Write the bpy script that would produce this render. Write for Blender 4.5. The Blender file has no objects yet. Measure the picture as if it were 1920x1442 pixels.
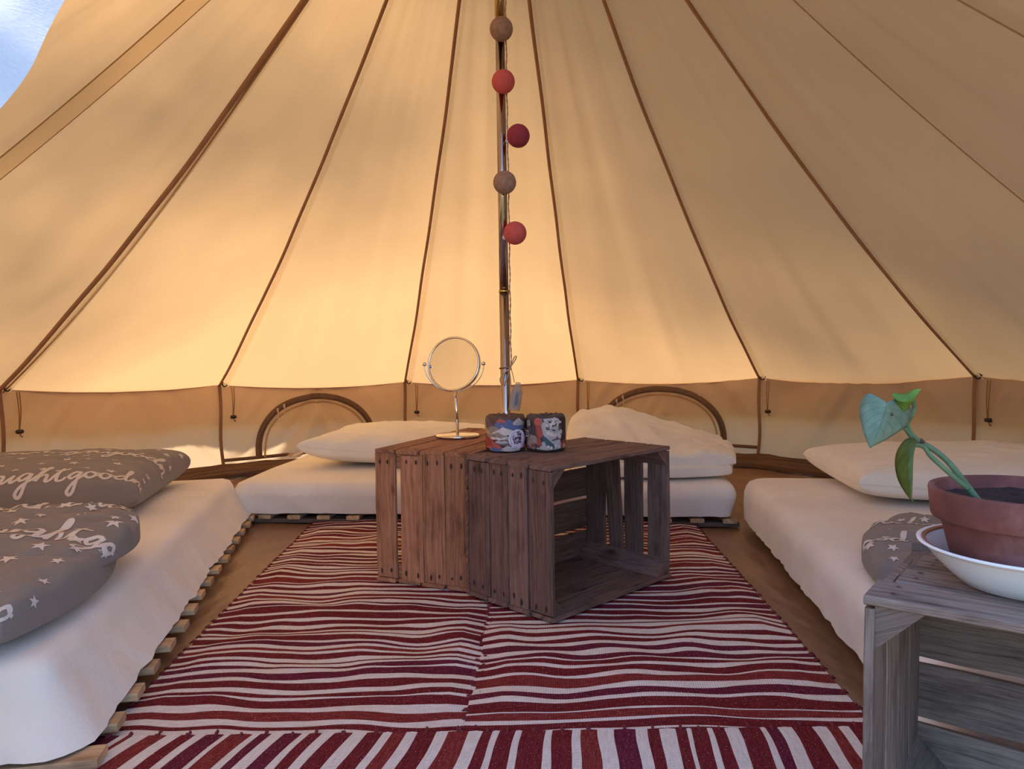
import bpy, bmesh, math, random
from math import sin, cos, pi, sqrt, atan2, atan, radians
from mathutils import Vector, Matrix, noise

random.seed(7)
S = bpy.context.scene
COL = S.collection

# ------------------------------------------------------------------ camera, sky, sun, exposure
cd = bpy.data.cameras.new('camera')
cam = bpy.data.objects.new('camera', cd)
COL.objects.link(cam)
cd.sensor_fit = 'HORIZONTAL'; cd.sensor_width = 36.0
cd.lens = 1400 / 1920 * 36.0
cd.clip_start = 0.02
PITCH = atan(71 / 1400)
cam.matrix_world = (Matrix.Translation((0, 0, 0.75)) @ Matrix.Rotation(pi / 2 - PITCH, 4, 'X')
                    @ Matrix.Rotation(-0.013, 4, 'Z'))
S.camera = cam

SUN_AZ, SUN_EL = radians(-62), radians(50)          # measured from +Y towards +X
SUN_DIR = Vector((sin(SUN_AZ) * cos(SUN_EL), cos(SUN_AZ) * cos(SUN_EL), sin(SUN_EL)))
SUN_STRENGTH = 23.0
SKY_STRENGTH = 0.52

w = bpy.data.worlds.new('sky'); S.world = w; w.use_nodes = True
nt = w.node_tree; nt.nodes.clear()
o_ = nt.nodes.new('ShaderNodeOutputWorld'); bg = nt.nodes.new('ShaderNodeBackground')
sk = nt.nodes.new('ShaderNodeTexSky')
sk.sky_type = 'NISHITA'; sk.sun_disc = False; sk.sun_elevation = SUN_EL; sk.sun_rotation = SUN_AZ
sk.air_density = 1.0; sk.dust_density = 0.25; sk.ozone_density = 5.0
nt.links.new(sk.outputs[0], bg.inputs[0]); nt.links.new(bg.outputs[0], o_.inputs[0])
bg.inputs[1].default_value = SKY_STRENGTH

sl = bpy.data.lights.new('sun', 'SUN'); sun = bpy.data.objects.new('sun', sl); COL.objects.link(sun)
sl.energy = SUN_STRENGTH; sl.angle = radians(5.0); sl.color = (1.0, 0.92, 0.82)
sun.rotation_euler = SUN_DIR.to_track_quat('Z', 'Y').to_euler(); sun.location = SUN_DIR * 20

S.view_settings.view_transform = 'Standard'; S.view_settings.look = 'None'
S.view_settings.exposure = 0.0; S.view_settings.gamma = 1.0
S.view_settings.use_curve_mapping = False
S.cycles.max_bounces = 10; S.cycles.diffuse_bounces = 6; S.cycles.transmission_bounces = 6
S.cycles.transparent_max_bounces = 8


# ------------------------------------------------------------------ materials
def L(r, g, b):
    f = lambda c: (c / 255 / 12.92) if c / 255 <= 0.04045 else ((c / 255 + 0.055) / 1.055) ** 2.4
    return (f(r), f(g), f(b), 1)


class NT:
    def __init__(self, name):
        self.m = bpy.data.materials.new(name); self.m.use_nodes = True
        self.t = self.m.node_tree; self.t.nodes.clear()
        self.out = self.n('OutputMaterial')

    def n(self, kind, **kw):
        x = self.t.nodes.new('ShaderNode' + kind)
        for k, v in kw.items():
            if hasattr(x, k) and not isinstance(v, tuple):
                setattr(x, k, v)
            else:
                x.inputs[k.replace('_', ' ')].default_value = v
        return x

    def l(self, a, b): self.t.links.new(a, b)

    def ramp(self, fac, stops, interp='LINEAR'):
        r = self.n('ValToRGB'); cr = r.color_ramp; cr.interpolation = interp
        while len(cr.elements) < len(stops): cr.elements.new(0.5)
        for e, (p, c) in zip(cr.elements, stops):
            e.position = p; e.color = c if len(c) == 4 else (*c, 1)
        self.l(fac, r.inputs[0]); return r.outputs[0]

    def noise(self, vec, scale, detail=3, rough=0.55):
        x = self.n('TexNoise'); x.inputs['Scale'].default_value = scale
        x.inputs['Detail'].default_value = detail; x.inputs['Roughness'].default_value = rough
        if vec is not None: self.l(vec, x.inputs['Vector'])
        return x.outputs[0]

    def mapping(self, vec, scale=(1, 1, 1), loc=None):
        x = self.n('Mapping'); x.inputs['Scale'].default_value = scale
        self.l(vec, x.inputs['Vector'])
        if loc is not None: self.l(loc, x.inputs['Location'])
        return x.outputs[0]

    def mix(self, a, b, fac, mode='MIX'):
        x = self.n('Mix'); x.data_type = 'RGBA'; x.blend_type = mode
        for sock, v in ((x.inputs[6], a), (x.inputs[7], b), (x.inputs[0], fac)):
            if hasattr(v, 'node'): self.l(v, sock)
            else: sock.default_value = v
        return x.outputs[2]

    def bump(self, h, strength=0.3, dist=0.01):
        x = self.n('Bump'); x.inputs['Strength'].default_value = strength
        x.inputs['Distance'].default_value = dist; self.l(h, x.inputs['Height'])
        return x.outputs[0]

    def math(self, op, a, b=None):
        x = self.n('Math'); x.operation = op
        for i, v in enumerate((a, b)):
            if v is None: continue
            if hasattr(v, 'node'): self.l(v, x.inputs[i])
            else: x.inputs[i].default_value = v
        return x.outputs[0]

    def bsdf(self, color, rough=0.8, metal=0.0, normal=None, sheen=0.0, spec=0.5):
        b = self.n('BsdfPrincipled')
        if hasattr(color, 'node'): self.l(color, b.inputs['Base Color'])
        else: b.inputs['Base Color'].default_value = color
        if hasattr(rough, 'node'): self.l(rough, b.inputs['Roughness'])
        else: b.inputs['Roughness'].default_value = rough
        b.inputs['Metallic'].default_value = metal
        b.inputs['Specular IOR Level'].default_value = spec
        if sheen: b.inputs['Sheen Weight'].default_value = sheen
        if normal is not None: self.l(normal, b.inputs['Normal'])
        self.l(b.outputs[0], self.out.inputs[0]); return b

    def obj(self): return self.n('TexCoord').outputs['Object']
    def uv(self): return self.n('TexCoord').outputs['UV']
    def rnd(self): return self.n('ObjectInfo').outputs['Random']


def simple(name, c, rough=0.7, metal=0.0, spec=0.5, mottled=0.12, scale=12):
    t = NT(name)
    nz = t.noise(t.obj(), scale, 4)
    d = tuple(max(0, x * (1 - mottled)) for x in c[:3]) + (1,)
    e = tuple(min(1, x * (1 + mottled)) for x in c[:3]) + (1,)
    t.bsdf(t.ramp(nz, [(0.3, d), (0.7, e)]), rough, metal, spec=spec)
    return t.m


def canvas_mat(name, refl, trans, fac=0.5):
    t = NT(name)
    o = t.obj()
    nz = t.noise(o, 2.2, 3)
    fine = t.noise(o, 260, 2, 0.7)
    v = t.math('ADD', t.math('MULTIPLY', nz, 0.16), t.math('MULTIPLY', fine, 0.22))
    g = t.ramp(v, [(0.07, (0.86, 0.86, 0.86)), (0.31, (1.09, 1.09, 1.09))])
    cr = t.mix(refl, g, 1.0, 'MULTIPLY'); ct = t.mix(trans, g, 1.0, 'MULTIPLY')
    nm = t.bump(fine, 0.12, 0.002)
    d = t.n('BsdfDiffuse'); tr = t.n('BsdfTranslucent'); mx = t.n('MixShader')
    t.l(cr, d.inputs[0]); t.l(ct, tr.inputs[0]); t.l(nm, d.inputs['Normal'])
    mx.inputs[0].default_value = fac
    t.l(d.outputs[0], mx.inputs[1]); t.l(tr.outputs[0], mx.inputs[2]); t.l(mx.outputs[0], t.out.inputs[0])
    return t.m


def cloth_mat(name, c, weave=900, trans=0.0, bump=0.25):
    t = NT(name)
    o = t.obj()
    big = t.noise(o, 5, 4)
    fine = t.noise(o, weave, 2, 0.7)
    d = tuple(x * 0.93 for x in c[:3]) + (1,)
    e = tuple(min(1, x * 1.05) for x in c[:3]) + (1,)
    col = t.ramp(big, [(0.3, d), (0.7, e)])
    wr = t.noise(t.mapping(o, (1, 1, 1)), 22, 5, 0.6)
    h = t.math('ADD', t.math('MULTIPLY', wr, 0.9), t.math('MULTIPLY', fine, 0.12))
    b = t.bsdf(col, 0.9, normal=t.bump(h, bump, 0.012), sheen=0.15, spec=0.15)
    return t.m


def wood_mat(name, light, mid, dark, grain=1.0, grey=0.0):
    t = NT(name)
    r = t.rnd(); uv = t.uv()
    cmb = t.n('CombineXYZ'); t.l(t.math('MULTIPLY', r, 37.0), cmb.inputs[0]); t.l(t.math('MULTIPLY', r, 91.0), cmb.inputs[1])
    warp = t.noise(t.mapping(uv, (3.5, 9, 1), cmb.outputs[0]), 1.6, 3)
    add = t.n('VectorMath'); add.operation = 'ADD'
    c2 = t.n('CombineXYZ'); t.l(t.math('MULTIPLY', warp, 0.022), c2.inputs[1])
    t.l(uv, add.inputs[0]); t.l(c2.outputs[0], add.inputs[1])
    g1 = t.noise(t.mapping(add.outputs[0], (4, 110, 1), cmb.outputs[0]), 1.0, 5, 0.65)
    g2 = t.noise(t.mapping(uv, (18, 420, 1), cmb.outputs[0]), 1.0, 3, 0.6)
    st = t.noise(t.mapping(uv, (6, 14, 1), cmb.outputs[0]), 1.0, 4, 0.6)
    v = t.math('ADD', t.math('MULTIPLY', g1, 0.62), t.math('MULTIPLY', g2, 0.38))
    col = t.ramp(v, [(0.30, dark), (0.47, mid), (0.68, light)])
    stain = t.ramp(st, [(0.30, (0.42, 0.40, 0.40)), (0.5, (1, 1, 1)), (0.72, (1.0, 1.0, 1.0))])
    col = t.mix(col, stain, 0.75, 'MULTIPLY')
    # knots
    vo = t.n('TexVoronoi'); vo.inputs['Scale'].default_value = 1.0
    t.l(t.mapping(add.outputs[0], (5.5, 16, 1), cmb.outputs[0]), vo.inputs['Vector'])
    kn = t.ramp(vo.outputs['Distance'], [(0.05, (0.25, 0.2, 0.18)), (0.11, (0.72, 0.68, 0.66)), (0.17, (1, 1, 1))])
    col = t.mix(col, kn, 0.8, 'MULTIPLY')
    br = t.math('ADD', t.math('MULTIPLY', r, 0.42), 0.78)
    brc = t.n('CombineColor'); [t.l(br, brc.inputs[i]) for i in range(3)]
    col = t.mix(col, brc.outputs[0], 1.0, 'MULTIPLY')
    h = t.math('ADD', g1, t.math('MULTIPLY', g2, 0.6))
    t.bsdf(col, 0.82, normal=t.bump(h, 0.35 * grain, 0.004), spec=0.25)
    return t.m


M = {}
M['canvas'] = canvas_mat('tent_canvas', (0.56, 0.36, 0.21, 1), (0.85, 0.50, 0.215, 1), 0.165)
M['wallcanvas'] = canvas_mat('wall_canvas', (0.56, 0.38, 0.25, 1), (0.79, 0.54, 0.31, 1), 0.21)
M['seam'] = simple('brown_seam_tape', L(158, 116, 86), 0.85)
M['wallseam'] = simple('wall_seam_tape', L(140, 102, 70), 0.85)
M['seamshadow'] = canvas_mat('seam_shadow_strip', (0.5, 0.34, 0.20, 1), (0.99, 0.95, 0.89, 1), 0.95)  # thin tint for the strips that imitate shadow along the roof seams
M['feltband'] = canvas_mat('felled_band', (0.5, 0.34, 0.20, 1), (0.97, 0.89, 0.76, 1), 0.93)
M['felled'] = canvas_mat('felled_seam', (0.62, 0.40, 0.22, 1), (0.5, 0.32, 0.14, 1), 0.35)
M['zip'] = simple('zip_tape', L(112, 82, 56), 0.8, mottled=0.2, scale=60)
M['zipteeth'] = simple('zip_teeth', L(92, 66, 46), 0.5)
M['blackplastic'] = simple('black_plastic', L(38, 32, 30), 0.45)
M['beigeplastic'] = simple('pale_zip_pull', L(196, 170, 140), 0.4)
M['cord'] = simple('beige_cord', L(150, 112, 76), 0.85)
M['sheet'] = cloth_mat('cotton_sheet', (0.85, 0.80, 0.75, 1), 1200, bump=0.42)
M['pillow'] = cloth_mat('white_pillow_cotton', (0.85, 0.80, 0.72, 1), 1200, bump=0.3)
M['duvet'] = cloth_mat('white_duvet_cotton', (0.85, 0.80, 0.73, 1), 1200, bump=0.45)
M['grey'] = cloth_mat('grey_bedding_cotton', (0.235, 0.20, 0.185, 1), 1200, bump=0.35)
M['print'] = simple('pale_textile_print', (0.66, 0.59, 0.56, 1), 0.9, mottled=0.05)
M['slat'] = wood_mat('pale_slat_wood', L(214, 186, 152), L(190, 158, 124), L(150, 120, 92), 0.4)
M['webbing'] = simple('grey_webbing', L(96, 84, 78), 0.9)
M['crateA'] = wood_mat('brown_crate_wood', L(194, 140, 108), L(156, 106, 80), L(84, 54, 42))
M['crateB'] = wood_mat('dark_crate_wood', L(142, 110, 100), L(112, 86, 78), L(62, 46, 43))
M['crateC'] = wood_mat('weathered_crate_wood', L(164, 146, 136), L(128, 112, 104), L(66, 55, 52), 1.4)
M['nail'] = simple('rusty_nail', L(48, 34, 30), 0.6)
M['chrome'] = simple('chrome', (0.80, 0.76, 0.72, 1), 0.12, 1.0, mottled=0.03)
M['mirror'] = simple('mirror_glass', (0.86, 0.86, 0.84, 1), 0.03, 1.0, mottled=0.01)
M['polesteel'] = simple('pole_steel', (0.40, 0.335, 0.32, 1), 0.13, 1.0, mottled=0.1, scale=3)
M['polebrass'] = simple('pole_brass', (0.60, 0.43, 0.16, 1), 0.16, 1.0, mottled=0.1, scale=3)
M['taupe'] = simple('taupe_cotton_ball', L(150, 116, 98), 0.95, mottled=0.2, scale=90)
M['coral'] = simple('coral_cotton_ball', L(196, 84, 80), 0.95, mottled=0.12, scale=90)
M['burgundy'] = simple('burgundy_cotton_ball', L(140, 48, 62), 0.95, mottled=0.12, scale=90)
M['cable'] = simple('pink_twisted_cable', L(176, 132, 120), 0.7)
M['twine'] = simple('jute_twine', L(184, 150, 116), 0.95, mottled=0.25, scale=200)
M['terracotta'] = None
M['bowl'] = simple('white_enamel', (0.86, 0.87, 0.90, 1), 0.22, mottled=0.02)
M['bowlrim'] = simple('brown_bowl_stripe', L(150, 84, 70), 0.3)
M['soil'] = simple('potting_soil', L(44, 32, 34), 0.95, mottled=0.5, scale=120)
M['stem'] = simple('plant_stem', L(92, 124, 96), 0.5, mottled=0.2, scale=40)
M['stemdark'] = simple('dry_sheath', L(78, 62, 54), 0.8)
M['roottop'] = simple('edge_yarn', L(112, 38, 46), 0.95)
M['white_flap'] = canvas_mat('white_curtain', (0.80, 0.82, 0.86, 1), (0.8, 0.82, 0.86, 1), 0.40)
M['bark'] = simple('bark', L(84, 66, 52), 0.9, mottled=0.4)
M['leafgreen'] = simple('tree_leaf', L(70, 100, 44), 0.6)
M['carton'] = simple('white_label', L(206, 200, 204), 0.5)
M['bluelabel'] = simple('blue_label_print', L(66, 64, 120), 0.5)
M['battery'] = simple('grey_battery_box', L(170, 160, 156), 0.4)

t = NT('terracotta'); nz = t.noise(t.obj(), 9, 5, 0.6)
t.bsdf(t.ramp(nz, [(0.32, L(92, 54, 50)), (0.5, L(120, 70, 62)), (0.66, L(142, 102, 100))]), 0.85,
       normal=t.bump(t.noise(t.obj(), 140, 3), 0.15, 0.002)); M['terracotta'] = t.m

t = NT('frosted_plastic_bag')
a = t.n('BsdfTransparent'); b_ = t.n('BsdfPrincipled'); mx = t.n('MixShader')
b_.inputs['Base Color'].default_value = (0.42, 0.36, 0.31, 1); b_.inputs['Roughness'].default_value = 0.5; b_.inputs['Specular IOR Level'].default_value = 0.15
mx.inputs[0].default_value = 0.5
t.l(a.outputs[0], mx.inputs[1]); t.l(b_.outputs[0], mx.inputs[2]); t.l(mx.outputs[0], t.out.inputs[0]); M['bag'] = t.m

t = NT('groundsheet_vinyl'); o = t.obj()
nz = t.noise(o, 3, 4); wr = t.noise(t.mapping(o, (5, 2.0, 1)), 1.6, 2.5, 0.45)
t.bsdf(t.ramp(nz, [(0.3, L(124, 92, 68)), (0.7, L(146, 110, 82))]), 0.42, normal=t.bump(wr, 0.5, 0.06)); M['floor'] = t.m
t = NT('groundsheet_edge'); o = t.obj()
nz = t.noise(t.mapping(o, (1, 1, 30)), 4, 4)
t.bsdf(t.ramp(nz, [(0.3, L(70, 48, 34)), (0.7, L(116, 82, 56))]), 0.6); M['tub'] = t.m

t = NT('lawn_grass'); nz = t.noise(t.obj(), 6, 6, 0.7)
t.bsdf(t.ramp(nz, [(0.3, L(46, 60, 30)), (0.7, L(84, 92, 52))]), 0.9, normal=t.bump(t.noise(t.obj(), 60, 4), 0.6, 0.05)); M['lawn'] = t.m


def yarn(name, c1, c2, speck):
    t = NT(name); uv = t.uv()
    wv = t.n('TexWave'); wv.wave_type = 'BANDS'; wv.bands_direction = 'X'; wv.inputs['Scale'].default_value = 62
    t.l(uv, wv.inputs['Vector'])
    n1 = t.noise(t.mapping(uv, (30, 220, 1)), 1.0, 4, 0.7)
    col = t.ramp(n1, [(0.36, c1), (0.60, c2)])
    if speck:
        n2 = t.noise(t.mapping(uv, (260, 300, 1)), 1.0, 1, 0.5)
        f = t.ramp(n2, [(0.66, (0, 0, 0)), (0.72, (1, 1, 1))])
        col = t.mix(col, L(170, 128, 128), f)
    h = t.math('ADD', t.math('MULTIPLY', wv.outputs['Fac'], 0.6), t.math('MULTIPLY', n1, 0.6))
    t.bsdf(col, 0.95, normal=t.bump(h, 0.5, 0.004), spec=0.1)
    return t.m


M['rug_white'] = yarn('cream_cotton_weft', (0.66, 0.60, 0.57, 1), (0.80, 0.735, 0.70, 1), False)
M['rug_red1'] = yarn('maroon_weft', L(88, 26, 34), L(122, 42, 48), True)
M['rug_red2'] = yarn('wine_weft', L(84, 26, 44), L(112, 40, 62), True)
M['rug_red3'] = yarn('brick_red_weft', L(108, 34, 34), L(138, 58, 58), True)


def leaf_mat(name, c1, c2, vein, trans):
    t = NT(name); uv = t.uv()
    sp = t.n('SeparateXYZ'); t.l(uv, sp.inputs[0])
    ax = t.math('ABSOLUTE', sp.outputs[0])
    # side veins sweep up from the midrib
    ph = t.math('SUBTRACT', t.math('MULTIPLY', sp.outputs[1], 7.0), t.math('MULTIPLY', ax, 5.0))
    fr = t.math('ABSOLUTE', t.math('SUBTRACT', t.math('FRACT', ph), 0.5))
    v1 = t.math('LESS_THAN', fr, 0.05)
    v2 = t.math('LESS_THAN', ax, 0.02)
    v = t.math('MAXIMUM', v1, v2)
    nz = t.noise(t.obj(), 60, 3)
    col = t.mix(t.ramp(nz, [(0.3, c1), (0.7, c2)]), vein, t.math('MULTIPLY', v, 0.55))
    b = t.bsdf(col, 0.45)
    tr = t.n('BsdfTranslucent'); t.l(col, tr.inputs[0]); mx = t.n('MixShader'); mx.inputs[0].default_value = trans
    t.l(b.outputs[0], mx.inputs[1]); t.l(tr.outputs[0], mx.inputs[2]); t.l(mx.outputs[0], t.out.inputs[0])
    return t.m


M['leaf_back'] = leaf_mat('leaf_underside', L(96, 122, 104), L(120, 144, 124), L(74, 98, 86), 0.2)
M['leaf_young'] = leaf_mat('leaf_young_green', L(86, 124, 44), L(112, 150, 58), L(120, 160, 80), 0.3)
M['leaf_olive'] = leaf_mat('leaf_olive_green', L(64, 84, 28), L(86, 104, 40), L(104, 122, 60), 0.2)


# ------------------------------------------------------------------ object helpers
def tag(o, label=None, cat=None, group=None, kind=None):
    if label: o['label'] = label
    if cat: o['category'] = cat
    if group: o['group'] = group
    if kind: o['kind'] = kind
    return o


def empty(name, loc=(0, 0, 0), parent=None):
    o = bpy.data.objects.new(name, None); COL.objects.link(o)
    o.empty_display_size = 0.05; o.location = loc
    if parent: o.parent = parent
    return o


class MB:
    """collects shapes (world coordinates) and links them as one mesh object"""
    def __init__(self): self.v = []; self.f = []; self.mi = []; self.uvs = {}

    def add(self, vs, fs, mi=0, uvs=None):
        k = len(self.v); self.v += [Vector(p) for p in vs]
        for i, f in enumerate(fs):
            if uvs: self.uvs[len(self.f)] = [uvs[j] for j in f]
            self.f.append([j + k for j in f]); self.mi.append(mi)
        return self

    def box(self, c, sx, sy, sz, R=None, mi=0):
        R = R or Matrix.Identity(3); c = Vector(c)
        vs = [c + R @ Vector((x * sx / 2, y * sy / 2, z * sz / 2)) for x in (-1, 1) for y in (-1, 1) for z in (-1, 1)]
        return self.add(vs, [(0, 1, 3, 2), (4, 6, 7, 5), (0, 4, 5, 1), (2, 3, 7, 6), (0, 2, 6, 4), (1, 5, 7, 3)], mi)

    def tube(self, pts, r, n=8, closed=False, mi=0, caps=True):
        pts = [Vector(p) for p in pts]; N = len(pts)
        rs = r if isinstance(r, (list, tuple)) else [r] * N
        up = None; vs = []
        for i, p in enumerate(pts):
            if closed: tg = pts[(i + 1) % N] - pts[i - 1]
            else: tg = pts[min(i + 1, N - 1)] - pts[max(i - 1, 0)]
            tg.normalize()
            if up is None: up = tg.orthogonal().normalized()
            up = (up - tg * up.dot(tg)).normalized(); sd = tg.cross(up)
            vs += [p + (up * cos(2 * pi * k / n) + sd * sin(2 * pi * k / n)) * rs[i] for k in range(n)]
        fs = []
        for i in range(N if closed else N - 1):
            j = (i + 1) % N
            fs += [(i * n + k, i * n + (k + 1) % n, j * n + (k + 1) % n, j * n + k) for k in range(n)]
        if caps and not closed:
            fs += [tuple(range(n))[::-1], tuple(range((N - 1) * n, N * n))]
        return self.add(vs, fs, mi)

    def lathe(self, prof, c=(0, 0, 0), n=40, R=None, mi=0, closed_prof=False):
        R = R or Matrix.Identity(3); c = Vector(c); vs = []
        for (r, z) in prof:
            vs += [c + R @ Vector((r * cos(2 * pi * k / n), r * sin(2 * pi * k / n), z)) for k in range(n)]
        P = len(prof); fs = []
        for i in range(P if closed_prof else P - 1):
            j = (i + 1) % P
            fs += [(i * n + k, i * n + (k + 1) % n, j * n + (k + 1) % n, j * n + k) for k in range(n)]
        if not closed_prof:
            if prof[0][0] > 1e-6: fs.append(tuple(range(n))[::-1])
            if prof[-1][0] > 1e-6: fs.append(tuple(range((P - 1) * n, P * n)))
        return self.add(vs, fs, mi)

    def grid(self, G, mi=0, closed_u=False, uvf=None, flip=False):
        nu, nv = len(G), len(G[0]); vs = [p for row in G for p in row]; fs = []
        for i in range(nu if closed_u else nu - 1):
            for j in range(nv - 1):
                a, b = i, (i + 1) % nu
                q = (a * nv + j, b * nv + j, b * nv + j + 1, a * nv + j + 1)
                fs.append(q[::-1] if flip else q)
        uvs = [uvf(i, j) for i in range(nu) for j in range(nv)] if uvf else None
        return self.add(vs, fs, mi, uvs)

    def build(self, name, mats, parent=None, smooth=False, merge=0.0, recalc=True, origin=None):
        me = bpy.data.meshes.new(name)
        off = Vector(origin) if origin is not None else Vector((0, 0, 0))
        me.from_pydata([p - off for p in self.v], [], self.f)
        if not isinstance(mats, (list, tuple)): mats = [mats]
        for m in mats: me.materials.append(m)
        if self.uvs:
            ul = me.uv_layers.new(name='UVMap')
            for pi_, pl in enumerate(me.polygons):
                u = self.uvs.get(pi_)
                if u:
                    for k, li in enumerate(pl.loop_indices): ul.data[li].uv = u[k]
        me.polygons.foreach_set('material_index', self.mi)
        bm = bmesh.new(); bm.from_mesh(me)
        if merge: bmesh.ops.remove_doubles(bm, verts=bm.verts, dist=merge)
        if recalc: bmesh.ops.recalc_face_normals(bm, faces=bm.faces)
        bm.to_mesh(me); bm.free()
        me.polygons.foreach_set('use_smooth', [bool(smooth)] * len(me.polygons))
        me.update()
        ob = bpy.data.objects.new(name, me); COL.objects.link(ob)
        ob.location = off
        if parent:
            ob.parent = parent; ob.matrix_parent_inverse = parent.matrix_world.inverted()
        return ob


def setup_parent_world(o):
    bpy.context.view_layer.update()


def nz(x, y, z=0.0): return noise.noise(Vector((x, y, z)))


def catmull(P, n=8):
    P = [Vector(p) for p in P]; out = []
    for i in range(len(P) - 1):
        a, b, c, d = P[max(i - 1, 0)], P[i], P[i + 1], P[min(i + 2, len(P) - 1)]
        for k in range(n):
            t_ = k / n
            out.append(0.5 * ((2 * b) + (c - a) * t_ + (2 * a - 5 * b + 4 * c - d) * t_ ** 2 + (3 * b - a - 3 * c + d) * t_ ** 3))
    out.append(P[-1]); return out


# ------------------------------------------------------------------ the tent (setting)
PX, PY = -0.02, 2.43
R0, APEX, SAG, HE, HS = 2.586, 2.772, 0.13, 0.523, 0.101
TH0, STEP, NS = -1.167, 2 * pi / 14, 14
JIT = {0: 0.008, 1: 0.0, 2: 0.0, 3: 0.0, 4: 0.002, 5: 0.008}


def seam_th(j): return TH0 + STEP * j + JIT.get(j % 14 if j >= 0 else j, 0.0)
def eave_h(th): return HE + HS * (1 - cos(th))


def eave_pt(th): return Vector((PX + R0 * sin(th), PY + R0 * cos(th), eave_h(th)))


def seam_pt(th, t_):
    E = eave_pt(th); A = Vector((PX, PY, APEX))
    P = E + (A - E) * t_; P.z -= SAG * 4 * t_ * (1 - t_); return P


ceiling = tag(empty('ceiling', (PX, PY, APEX)), 'tan canvas tent roof of long tapering panels meeting at the pole', None, kind='structure')
wall_left = tag(empty('wall_left', (PX - R0, PY, 0)), 'low tan canvas tent wall on the left', kind='structure')
wall_back = tag(empty('wall_back', (PX, PY + R0, 0)), 'low tan canvas tent wall behind the beds', kind='structure')
wall_right = tag(empty('wall_right', (PX + R0, PY, 0)), 'low tan canvas tent wall on the right', kind='structure')
wall_front = tag(empty('wall_front', (PX, PY - R0, 0)), 'low tan canvas tent wall beside the doorway', kind='structure')
bpy.context.view_layer.update()


def wall_root(j):
    if 0 <= j <= 4: return wall_back
    if j in (5, 6): return wall_right
    if j in (-1, -2): return wall_left
    return wall_front


def wallpt(j, s, z01, inset=0.0):
    """point on wall panel j (between seams j and j+1): s across, z01 height fraction"""
    a, b = eave_pt(seam_th(j)), eave_pt(seam_th(j + 1))
    top = a.lerp(b, s); top.z -= 0.012 * 4 * s * (1 - s)
    thm = (seam_th(j) + seam_th(j + 1)) / 2
    n = Vector((sin(thm), cos(thm), 0))
    P = Vector((top.x, top.y, top.z * z01))
    # cloth slack: bellies a little, diagonal drag folds from the rings
    dg = (1 - z01) * .55 + (s if s < .5 else 1 - s) * 1.9
    fold = 0.020 * nz(s * 3 + j * 9, z01 * 1.6 + j * 3) + 0.034 * nz(dg * 7.5 + j * 5, (s + z01) * .8 + j) * max(0, 1.15 - .55 * abs(s - .5) - .3 * (1 - z01))
    edge = min(1, 8 * s, 8 * (1 - s)) * min(1, 7 * (1 - z01))
    P += n * (0.02 * sin(pi * s) * sin(pi * z01) + fold * 1.6 * edge - inset)
    return P


NT_, NSX = 44, 30
DOOR_J = -5                                    # the panel between seams -5 and -4 is the open doorway
for j in range(-7, 7):
    a, b = seam_th(j), seam_th(j + 1)
    thm = (a + b) / 2; n = Vector((sin(thm), cos(thm), 0))
    door = (j == DOOR_J)
    # roof gore
    G = []
    for i in range(NT_ + 1):
        t_ = i / NT_ * 0.992
        if door: t_ = 0.70 + 0.292 * i / NT_
        p, q = seam_pt(a, t_), seam_pt(b, t_)
        row = []
        for k in range(NSX + 1):
            s = k / NSX
            P = p.lerp(q, s)
            wdt = (q - p).length
            belly = -0.05 * wdt * 4 * s * (1 - s)                         # cloth hangs in between the seams
            pleat = 0.026 * sin(pi * s) * nz(s * 6 + j * 5, t_ * 1.6 + j) + 0.013 * sin(pi * s) ** .6 * nz(s * 14 + j, t_ * 2.2)
            # a faint pleat running beside each seam
            pleat += 0.006 * math.exp(-((s - 0.10) / 0.03) ** 2) * (1 - t_) * (1 + nz(j, t_ * 4)) * 0.6
            P += Vector((-n.x * 0.35, -n.y * 0.35, 1.0)) * (belly * 0.8 + pleat * min(1, 10 * t_ + .05))
            row.append(P)
        G.append(row)
    rp_ = MB().grid(G)
    if j in (DOOR_J - 1, DOOR_J + 1):              # the door flaps are folded back: the half next to the doorway is open
        keep = []
        for f in rp_.f:
            s_ = (f[0] % (NSX + 1)) / NSX; t_ = (f[0] // (NSX + 1)) / NT_
            near = s_ >= .5 if j < DOOR_J else s_ < .5
            if not (near and t_ < .52): keep.append(f)
        rp_.f = keep; rp_.mi = [0] * len(keep)
    rp_.build('roof_panel', M['canvas'], ceiling, smooth=True)
    # valance hanging outside below the eave
    if abs(j - DOOR_J) > 1:
        G = []
        for i in range(6):
            f = i / 5; row = []
            for k in range(NSX + 1):
                s = k / NSX
                P = eave_pt(a).lerp(eave_pt(b), s); P.z -= 0.012 * 4 * s * (1 - s)
                sc = 0.5 + 0.5 * cos(2 * pi * s * 3)
                rad_ = Vector((P.x - PX, P.y - PY, 0)).normalized()
                P += rad_ * (0.002 + 0.12 * f) + Vector((0, 0, -0.215 * f - 0.022 * f * sc + 0.012 * f * nz(s * 4 + j, j)))
                row.append(P)
            G.append(row)
        MB().grid(G).build('valance', M['wallcanvas'], ceiling, smooth=True)
    if not door:
        # wall panel
        NZ = 22
        lo_, hi_ = (0, .5) if j == DOOR_J - 1 else ((.5, 1) if j == DOOR_J + 1 else (0, 1))
        G = [[wallpt(j, lo_ + (hi_ - lo_) * k / 48, i / NZ) for k in range(49)] for i in range(NZ + 1)]
        MB().grid(G).build('wall_panel', M['wallcanvas'], wall_root(j), smooth=True)

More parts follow.
